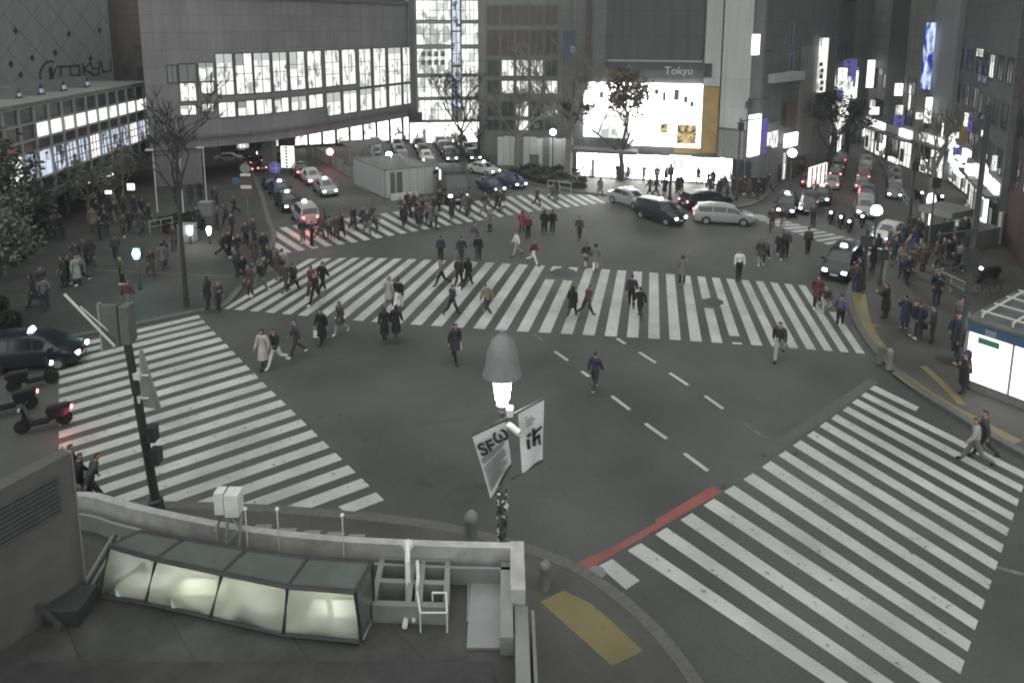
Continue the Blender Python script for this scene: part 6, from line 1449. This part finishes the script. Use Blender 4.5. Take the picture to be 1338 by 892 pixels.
def person_proto(key, pose, coat=0, long_hair=False):
    J, vs, fs, ns, lab, zm = body_mesh(pose)
    sh = Vector((0, 0, -zm + .004))
    r = empty('person', (0, 0, 0), 0); kids = []
    def mk(n, V, F, m, smooth=True):
        b = MB(); b.add([v + sh for v in V], F); o = b.build(n, m, r, smooth, 70); kids.append(o); return o
    # body with fingers, nose and ears in one mesh
    B = MB(); B.add([v + sh for v in vs], fs)
    for nm, s in (('L', 1), ('R', -1)):
        w_, h = J['wri' + nm][0] + sh, J['hand' + nm][0] + sh; d = (h - w_).normalized(); sd = Vector((0, 1, 0)) - d * d.y; sd = sd.normalized() if sd.length > .1 else Vector((0, 0, 1)); pn = d.cross(sd)
        for k, l in enumerate((.058, .072, .076, .062)):
            c = h - d * .012 + sd * (.024 - .016 * k); B.tube([c, c + d * l * .55, c + d * l * .95 + pn * .014 * s], [.0085, .008, .006], 4)
        c = w_ + d * .04 + sd * .025; B.tube([c, c + d * .03 + sd * .025, c + d * .06 + sd * .03], [.010, .009, .007], 4)
    hd = J['head'][0] + sh; fw = Vector((0, 1, 0))
    B.add([hd + Vector((-.014, .088, -.03)), hd + Vector((.014, .088, -.03)), hd + Vector((0, .112, -.032)), hd + Vector((0, .09, .012))], [(0, 2, 1), (0, 3, 2), (2, 3, 1)])
    for s in (-1, 1): B.ball(hd + Vector((s * .082, 0, -.01)), .02, 6, 4)
    b = B.build('body', M['skin'], r, True, 70); kids.append(b)
    up_ = lambda a, b_, t: a in ('waist', 'chest') or (a == 'pelvis' and b_ == 'waist') or a.startswith('sho') or (a == 'collar' and b_.startswith('sho')) or (a.startswith('elb') and t < .93) or (a == 'collar' and b_ == 'neck' and t < .35)
    kj = [up_(*l) for l in lab]
    V, F = shell(vs, fs, ns, kj, .022)
    if coat:
        n = 14; z0 = J['waist'][0].z; zl = {1: .60, 2: .42}[coat]; base = len(V); hp = J['pelvis'][0]
        prof = [(z0 + .02, .150, .120), (hp.z, .175, .145), (.78, .19, .165 + abs(pose[0]) * .06), (zl, .21, .175 + abs(pose[0]) * .18)]
        for z, rx, ry in prof:
            for k in range(n): t = 6.283 * k / n; V.append(Vector((rx * math.cos(t), hp.y + ry * math.sin(t), z)))
        for i in range(len(prof) - 1):
            for k in range(n): F.append((base + i * n + k, base + (i + 1) * n + k, base + (i + 1) * n + (k + 1) % n, base + i * n + (k + 1) % n))
    mk('jacket', V, F, CL['black'])
    kt = [a == 'pelvis' or a.startswith('hip') or a.startswith('knee') or (a.startswith('calf') and t < .95) for a, b_, t in lab]
    V, F = shell(vs, fs, ns, kt, .014); mk('trousers', V, F, CL['dark'])
    ks = [(a.startswith('ankle')) or (a.startswith('calf') and t > .9) for a, b_, t in lab]
    V, F = shell(vs, fs, ns, ks, .012); mk('shoes', V, F, CL['black'])
    hv = J['head'][0]
    kh = [(a in ('head',) or (a == 'jaw')) and (v.z > hv.z + .035 or v.y < hv.y - .02) for v, (a, b_, t) in zip(vs, lab)]
    kh = [k or (b_ == 'crown' and v.z > hv.z + .03) for k, v, (a, b_, t) in zip(kh, vs, lab)]
    V, F = shell(vs, fs, ns, kh, .016)
    if long_hair:
        base = len(V); n = 10
        for z, rr_ in ((.05, .095), (-.06, .10), (-.16, .10), (-.24, .08)):
            for k in range(n): t = math.pi * (1.0 + k / (n - 1)); V.append(hv + Vector((rr_ * math.cos(t), rr_ * math.sin(t) * .95 - .012, z)))
        for i in range(3):
            for k in range(n - 1): F.append((base + i * n + k, base + i * n + k + 1, base + (i + 1) * n + k + 1, base + (i + 1) * n + k))
    mk('hair', V, F, HAIR['black'])
    PP[key] = (r, kids); r['_p'] = 1; return r
W, Hn, Ph, Pk = 'swing', 'hang', 'phone', 'pocket'
POSES = {'walk': ((.42, (W, W), .05, 1), 0, False), 'walk2': ((-.34, (W, W), .04, 1), 0, False), 'walkcoat': ((.32, (W, Pk), .03, 1), 1, True), 'walklong': ((-.26, (W, W), .03, 1), 2, True), 'stand': ((.04, (Hn, Hn), .0, 1), 0, False), 'phone': ((.05, (Ph, Hn), .04, 1), 0, False), 'standcoat': ((.05, (Pk, Pk), .0, 1), 1, True), 'standlong': ((-.03, (Hn, Ph), .02, 1), 2, False), 'pocket': ((.08, (Pk, Pk), .03, 1), 0, False), 'lean': ((.45, (W, W), .35, 1), 0, False), 'up': ((.12, ('up', Hn), .0, 1), 1, True)}
for k, (ps, ct, lh) in POSES.items(): person_proto(k, ps, ct, lh)
USED = set(); prr = random.Random(42); NP = [0]
def person(u, v, pose, jk, tr, face, label, group=None, z=0.0, hair=None, shoes=None, auto=True, h=None):
    src, kids = PP[pose]
    if pose not in USED: USED.add(pose); r = src; kk = kids
    else:
        r = src.copy(); COL.objects.link(r); kk = []
        for ch in kids: c = ch.copy(); COL.objects.link(c); c.parent = r; kk.append(c)
    for c in kk:
        n_ = c.name.split('.')[0]
        if n_ == 'jacket': setmat(c, CL[jk])
        elif n_ == 'trousers': setmat(c, CL[tr])
        elif n_ == 'shoes': setmat(c, CL[shoes or ('white' if prr.random() < .25 else 'black')])
        elif n_ == 'hair': setmat(c, HAIR[hair or prr.choice(['black', 'black', 'brown'])])
    p = G(u, v, z); r.location = p; s = (h or prr.uniform(1.60, 1.80)) / 1.70; r.scale = (s * 1.06, s * 1.06, s); r.rotation_euler = (0, 0, R(face - 90))
    tag(r, label, 'person', group, auto=u if auto else None); NP[0] += 1; r.pop('_p', None) if '_p' in r else None
    return r
# ---- individuals: pixel of the feet, pose, jacket, trousers, facing (deg, 0 = right, 90 = away), description
I = [
 (345, 481, 'standlong', 'cream', 'dark', 250, 'person in a long cream coat before the left crosswalk', 'walklong'), (361, 479, 'walk', 'black', 'white', 240, 'person in black top and white trousers beside the cream coat'), (388, 466, 'walk2', 'charcoal', 'charcoal', 210, 'dim figure in charcoal with pale shoes right of the white trousers', None, 'white'),
 (421, 449, 'walklong', 'black', 'black', 250, 'person in long black coat carrying a pale bag below the wide crosswalk'), (445, 437, 'walkcoat', 'charcoal', 'pale', 230, 'person in charcoal coat with pale trousers below the wide crosswalk'),
 (503, 446, 'walklong', 'black', 'black', 90, 'left of two people in long black coats standing shoulder to shoulder'), (518, 444, 'walklong', 'black', 'navy', 80, 'right of two people in long black coats standing shoulder to shoulder'),
 (521, 406, 'walk', 'black', 'white', 80, 'person in puffy black jacket and white trousers on the wide crosswalk'), (509, 404, 'walkcoat', 'pale', 'grey', 80, 'light-haired person in pale coat left of the puffy black jacket', None, None, 'light'),
 (577, 374, 'walk', 'grey', 'black', 200, 'person in grey jacket striding at the top of the wide crosswalk'), (576, 342, 'stand', 'navy', 'black', 90, 'dark figure just beyond the grey jacket'),
 (603, 345, 'walk2', 'dark', 'dark', 80, 'person in dark suit above the wide crosswalk left of the pair'), (625, 342, 'walk', 'black', 'dark', 90, 'person in black with bare head above the wide crosswalk at the pair'), (612, 373, 'walkcoat', 'black', 'black', 60, 'person in black coat crossing just below the dark suit'), (600, 374, 'walk', 'dark', 'black', 80, 'dark-clothed person walking left beside the black coat'),
 (591, 412, 'walk', 'navy', 'black', 45, 'person in navy jacket holding a bright white bag high'), (637, 411, 'lean', 'khaki', 'dark', 120, 'person in khaki jacket leaning forward on the wide crosswalk'), (595, 473, 'walkcoat', 'dark', 'black', 300, 'person in dark coat carrying a white parcel in the open road'),
 (675, 335, 'walk2', 'white', 'pale', 200, 'person in white top near the wide crosswalk'), (697, 346, 'walk', 'maroon', 'white', 330, 'person in maroon jacket and white trousers striding at the top stripes'), (682, 305, 'walkcoat', 'red', 'black', 80, 'person in bright red jacket in the middle of the junction'), (690, 312, 'stand', 'maroon', 'black', 90, 'dark figure in maroon right behind the red jacket'),
 (711, 306, 'walkcoat', 'black', 'black', 80, 'left of two dark figures beyond the red jacket'), (722, 305, 'stand', 'black', 'black', 70, 'right of two dark figures beyond the red jacket'), (757, 314, 'walk', 'charcoal', 'dark', 90, 'lone dark figure standing in the open junction centre'),
 (766, 351, 'walk', 'dark', 'pale', 90, 'person in dark jacket and pale trousers arriving at the wide crosswalk'), (778, 354, 'walkcoat', 'grey', 'white', 80, 'person in grey top with white skirt beside the dark jacket'),
 (748, 415, 'walkcoat', 'black', 'dark', 60, 'dark-coated person on the wide crosswalk with pale shoe', None, 'white'), (766, 413, 'lean', 'maroon', 'dark', 30, 'person in maroon leaning beside the dark-coated one on the stripes'), (825, 402, 'walk2', 'dark', 'black', 80, 'person in dark jacket on the stripes right of centre'), (836, 416, 'walk', 'black', 'black', 100, 'person in black just below the dark jacket on the stripes'),
 (891, 372, 'up', 'grey', 'black', 60, 'person in grey coat raising an arm at the top of the wide crosswalk'), (965, 366, 'stand', 'white', 'black', 270, 'small person in white shirt standing at the upper edge of the stripes'), (1017, 470, 'walk', 'dark', 'pale', 240, 'person in dark top with pale trousers leaving the stripes at lower right'),
 (777, 510, 'walk2', 'navy', 'dark', 60, 'person in navy jumper walking alone between the lane dashes'),
 (993, 346, 'walkcoat', 'charcoal', 'pale', 250, 'left of the blurred group in the junction right of the silver wagon'), (1001, 344, 'walk', 'grey', 'dark', 240, 'grey figure inside the blurred group right of the silver wagon'), (1018, 338, 'walk2', 'dark', 'dark', 250, 'dark figure at the right of the blurred group'), (1026, 336, 'stand', 'charcoal', 'black', 250, 'rightmost figure of the blurred group'), (1055, 332, 'stand', 'charcoal', 'black', 90, 'faint lone dark figure before the far right crosswalk'),
 (1067, 402, 'walkcoat', 'maroon', 'black', 240, 'person in reddish coat at the right end of the wide crosswalk'), (1078, 410, 'lean', 'charcoal', 'pale', 240, 'person with pale shoes bending just below the reddish coat', None, 'white'), (1097, 427, 'walk', 'blue', 'black', 60, 'person in blue-grey jacket on the last stripes at right'),
 (1272, 606, 'walk', 'pale', 'grey', 150, 'left blurred person stepping onto the right crosswalk'), (1283, 598, 'walk2', 'charcoal', 'dark', 150, 'right blurred person stepping onto the right crosswalk'),
 (97, 647, 'stand', 'black', 'black', 60, 'left dark person on the left crosswalk near the roof edge'), (107, 656, 'walk', 'black', 'black', 40, 'middle dark person on the left crosswalk near the roof edge'), (120, 660, 'lean', 'charcoal', 'dark', 40, 'right crouching person on the left crosswalk near the roof edge'),
 (1008, 302, 'walk', 'brown', 'dark', 250, 'left of two people on the far right crosswalk before the taxi'), (1022, 300, 'walk2', 'dark', 'pale', 250, 'right of two people on the far right crosswalk before the taxi'), (1062, 296, 'stand', 'charcoal', 'black', 240, 'person standing at the upper right of the far right crosswalk'),
 (413, 398, 'walk', 'black', 'black', 240, 'tall person in black striding on the left part of the wide crosswalk'), (408, 388, 'walkcoat', 'maroon', 'dark', 240, 'person in dark maroon coat just behind the tall black figure'), (422, 382, 'walk2', 'black', 'black', 60, 'person in black with white shoes on the left stripes', None, 'white'),
 (327, 388, 'standcoat', 'brown', 'brown', 240, 'person in brown coat at the left corner of the wide crosswalk'), (341, 381, 'walk', 'black', 'grey', 60, 'person in black with grey trousers beside the brown coat'), (352, 358, 'walkcoat', 'dark', 'dark', 240, 'person in dark coat and pale collar at the first stripes'), (364, 366, 'standcoat', 'brown', 'khaki', 90, 'person in light brown at the first stripes'), (374, 382, 'walk2', 'charcoal', 'charcoal', 70, 'left of two dark figures abreast on the first stripes'), (384, 381, 'walk', 'dark', 'black', 70, 'right of two dark figures abreast on the first stripes'), (370, 362, 'stand', 'pale', 'dark', 90, 'pale-topped person above the two dark figures'),
]
for t in I:
    u, v, ps, jk, tr, fc, lb = t[:7]
    ps = t[7] if len(t) > 7 and t[7] else ps
    zz = .12 if (u < 330 and v < 400) else 0
    person(u, v, ps, jk, tr, fc, lb, None, zz, hair=t[9] if len(t) > 9 else None, shoes=t[8] if len(t) > 8 else None, auto=False)
# ---- crowds: zone phrase, ground height, points
CN = dict(black='black', dark='dark clothes', navy='navy', charcoal='charcoal', grey='grey', brown='brown', khaki='khaki', cream='cream', white='white', maroon='maroon', pale='pale grey', blue='blue-grey')
SP = ['stand', 'phone', 'standcoat', 'standlong', 'pocket']; WP = ['walk', 'walk2', 'walkcoat', 'walklong']
def crowd(phrase, group, z, pts, walk=.4, pal=('black', 'black', 'dark', 'dark', 'charcoal', 'navy', 'brown', 'grey'), face=None):
    for q in pts:
        u, v = q[0], q[1]; jk = q[2] if len(q) > 2 else prr.choice(pal); ps = prr.choice(WP) if prr.random() < walk else prr.choice(SP)
        person(u, v, ps, jk, prr.choice(['black', 'dark', 'charcoal', 'dark', 'navy', 'grey']), prr.uniform(0, 360) if face is None else face + prr.uniform(-40, 40), 'person in %s %s' % (CN[jk], phrase), group, z)
crowd('on the far left plaza beside the evergreens', 'people on the left plaza', .12, [(58, 288), (66, 284), (73, 300), (84, 278), (88, 287), (70, 311), (82, 313), (62, 300), (95, 272), (36, 300), (24, 312)])
crowd('among the plaza crowd before the annex', 'people on the left plaza', .12, [(104, 264), (116, 268), (124, 274, 'pale'), (134, 275), (150, 278), (162, 282), (140, 262), (155, 266), (128, 291), (136, 296), (122, 303, 'khaki'), (139, 308), (131, 313), (176, 282), (186, 286), (170, 304), (162, 310), (185, 306), (195, 296), (150, 292)])
crowd('in the small group on the open plaza', 'people on the left plaza', .12, [(101, 350), (113, 346), (120, 347), (84, 375), (89, 372), (102, 373, 'pale'), (108, 371, 'grey'), (45, 400), (60, 405), (56, 388)], .5)
crowd('near the green signal on the plaza', 'people on the left plaza', .12, [(217, 348), (213, 352, 'grey'), (168, 408, 'maroon'), (198, 360), (228, 328), (272, 404), (286, 407, 'charcoal'), (160, 372), (152, 340)])
crowd('by the kerb of the taxi road', 'people on the left plaza', .12, [(292, 336), (300, 337), (311, 340), (303, 312), (307, 281), (322, 322), (333, 318), (318, 372), (310, 362), (345, 338), (333, 345), (284, 300), (258, 300), (296, 296), (250, 268), (262, 262), (232, 268), (282, 270)])
crowd('crossing the left end of the far crosswalk', 'people on the far crosswalk', 0, [(431, 312), (440, 313, 'brown'), (447, 310), (462, 301), (474, 299), (488, 296), (492, 303), (396, 318), (408, 322), (419, 312, 'brown'), (425, 305), (480, 306)], .8)
crowd('waiting before the white site enclosure', 'people on the far crosswalk', 0, [(524, 286), (530, 291), (537, 283), (545, 293), (552, 288), (559, 291), (556, 281), (567, 284), (541, 280), (533, 278), (549, 296), (563, 296), (527, 296), (574, 276, 'black')], .3)
crowd('on the middle of the far crosswalk', 'people on the far crosswalk', 0, [(570, 300), (609, 281), (605, 277), (613, 283), (633, 279, 'charcoal'), (650, 278), (656, 276), (702, 271), (722, 263), (728, 262), (590, 287), (645, 266), (640, 303), (620, 322, 'blue')], .8)
crowd('on the bright pavement before the corner store', 'people before the corner store', .12, [(784, 258), (820, 237), (827, 234), (832, 230), (849, 257), (857, 256), (868, 256), (885, 254), (890, 254), (858, 242), (870, 240), (899, 232), (841, 238), (806, 236), (795, 232, 'pale'), (912, 240), (838, 228), (850, 228)], .5)
crowd('in the group at the right end of the store', 'people before the corner store', .12, [(925, 250), (931, 247), (937, 261), (941, 259), (950, 262), (945, 240), (955, 244), (921, 238), (935, 238), (928, 257), (946, 252), (958, 255)], .4)
crowd('in the dark crowd beside the slim signal poles', 'people by the right street corner', .12, [(966, 258), (972, 254), (978, 259), (984, 255), (990, 260), (996, 254), (1003, 250), (968, 246), (976, 244), (984, 246), (992, 244), (1000, 243, 'white'), (1006, 240), (1012, 236), (1018, 238), (988, 238), (980, 238), (1024, 232)], .3)
crowd('on the right plaza before the kiosk', 'people on the right plaza', .12, [(1178, 363), (1185, 371, 'navy'), (1192, 360), (1205, 354, 'brown'), (1223, 398, 'black'), (1156, 416), (1181, 430), (1191, 441), (1199, 442, 'navy'), (1217, 448), (1251, 432), (1258, 446)], .5)
crowd('on the far right pavement by the subway entrance', 'people on the right plaza', .12, [(1232, 347), (1239, 346), (1226, 336), (1244, 341), (1258, 360, 'grey'), (1253, 354), (1225, 351), (1248, 322, 'pale'), (1262, 318), (1270, 330), (1241, 305), (1255, 300), (1232, 296)], .4)
crowd('beside the white van on the right plaza', 'people on the right plaza', .12, [(1146, 342), (1168, 341), (1170, 334), (1161, 330), (1178, 322), (1195, 328), (1186, 338), (1200, 318), (1190, 312), (1117, 381), (1122, 379), (1140, 352), (1175, 352)], .5)
crowd('right beside the glowing kiosk', 'people at the kiosk', .12, [(1252, 470), (1260, 482), (1256, 496), (1263, 505, 'navy'), (1258, 514), (1248, 458)], .2)
# bags carried by people stand on their own
def bag(u, v, z, label, w_=.3, h_=.36, m='white'):
    p = G(u, v, 0); o = MB().hexa([(p.x - w_ / 2, p.y - .07, z), (p.x + w_ / 2, p.y - .07, z), (p.x + w_ / 2, p.y + .07, z), (p.x - w_ / 2, p.y + .07, z), (p.x - w_ / 2 * .9, p.y - .05, z + h_), (p.x + w_ / 2 * .9, p.y - .05, z + h_), (p.x + w_ / 2 * .9, p.y + .05, z + h_), (p.x - w_ / 2 * .9, p.y + .05, z + h_)])
    o.tube([(p.x - .08, p.y, z + h_ - .01), (p.x - .05, p.y, z + h_ + .12), (p.x + .05, p.y, z + h_ + .12), (p.x + .08, p.y, z + h_ - .01)], .01, 4)
    tag(o.build('bag', CL[m]), label, 'bag', auto=u)
bag(414, 450, .35, 'pale bag hanging beside the long black coat', .26, .3); bag(599, 472, .55, 'white parcel held by the dark coat in the open road', .3, .3); bag(599, 411, 1.05, 'bright white bag held up by the navy jacket', .3, .36); bag(1222, 396, 1.05, 'white pouch worn at the chest on the right plaza', .16, .4)

for (u, v, z, m) in [(380, 383, .5, 'dark'), (420, 398, .45, 'grey'), (1204, 443, .5, 'black'), (1182, 364, .55, 'pale'), (855, 257, .5, 'white'), (538, 284, .5, 'white'), (612, 282, .5, 'cream'), (763, 352, .5, 'brown'), (1007, 303, .45, 'grey'), (302, 338, .55, 'white'), (120, 348, .5, 'cream'), (831, 403, .5, 'grey'), (655, 277, .5, 'white'), (941, 262, .5, 'grey')]:
    bag(u + 2, v, z, '%s hand bag hanging beside a walker' % CN[m], .26, .26, m)
# ================================================================== LABELS: repeats told apart by their order from the left
ORD = ['leftmost', 'second from left', 'third from left', 'fourth from left', 'fifth from left', 'sixth from left', 'seventh from left', 'eighth from left', 'ninth from left', 'tenth from left', '11th from left', '12th from left']
by_l = {}
for o, l, a in LAB: by_l.setdefault(l, []).append((a, o))
for l, L_ in by_l.items():
    if len(L_) > 1:
        L_.sort(key=lambda t: t[0])
        for i, (a, o) in enumerate(L_): o['label'] = l + ', ' + (ORD[i] if i < len(L_) - 1 else 'rightmost')
for o in bpy.data.objects:
    for k in ('_k', '_p', '_w'):
        if k in o: del o[k]
for k, (r, kids) in PP.items():                   # poses nobody took are not part of the place
    if k not in USED:
        for c in kids: bpy.data.objects.remove(c)
        bpy.data.objects.remove(r)
print('people', NP[0])

# ================================================================== HAZE (thin volume added for lamp glow and lifted blacks)
hz_m, hz_t, hz_o = _new('added_haze'); hv = hz_t.nodes.new('ShaderNodeVolumePrincipled'); hv.inputs['Color'].default_value = (.9, .93, .95, 1); hv.inputs['Density'].default_value = .0009; hv.inputs['Anisotropy'].default_value = .55
hz_t.links.new(hv.outputs[0], hz_o.inputs['Volume'])
o = MB().box(-905, 905, -205, 1505, -1, 34).build('added_haze', hz_m); o['kind'] = 'stuff'
sc.cycles.volume_bounces = 0; sc.cycles.volume_step_rate = 8
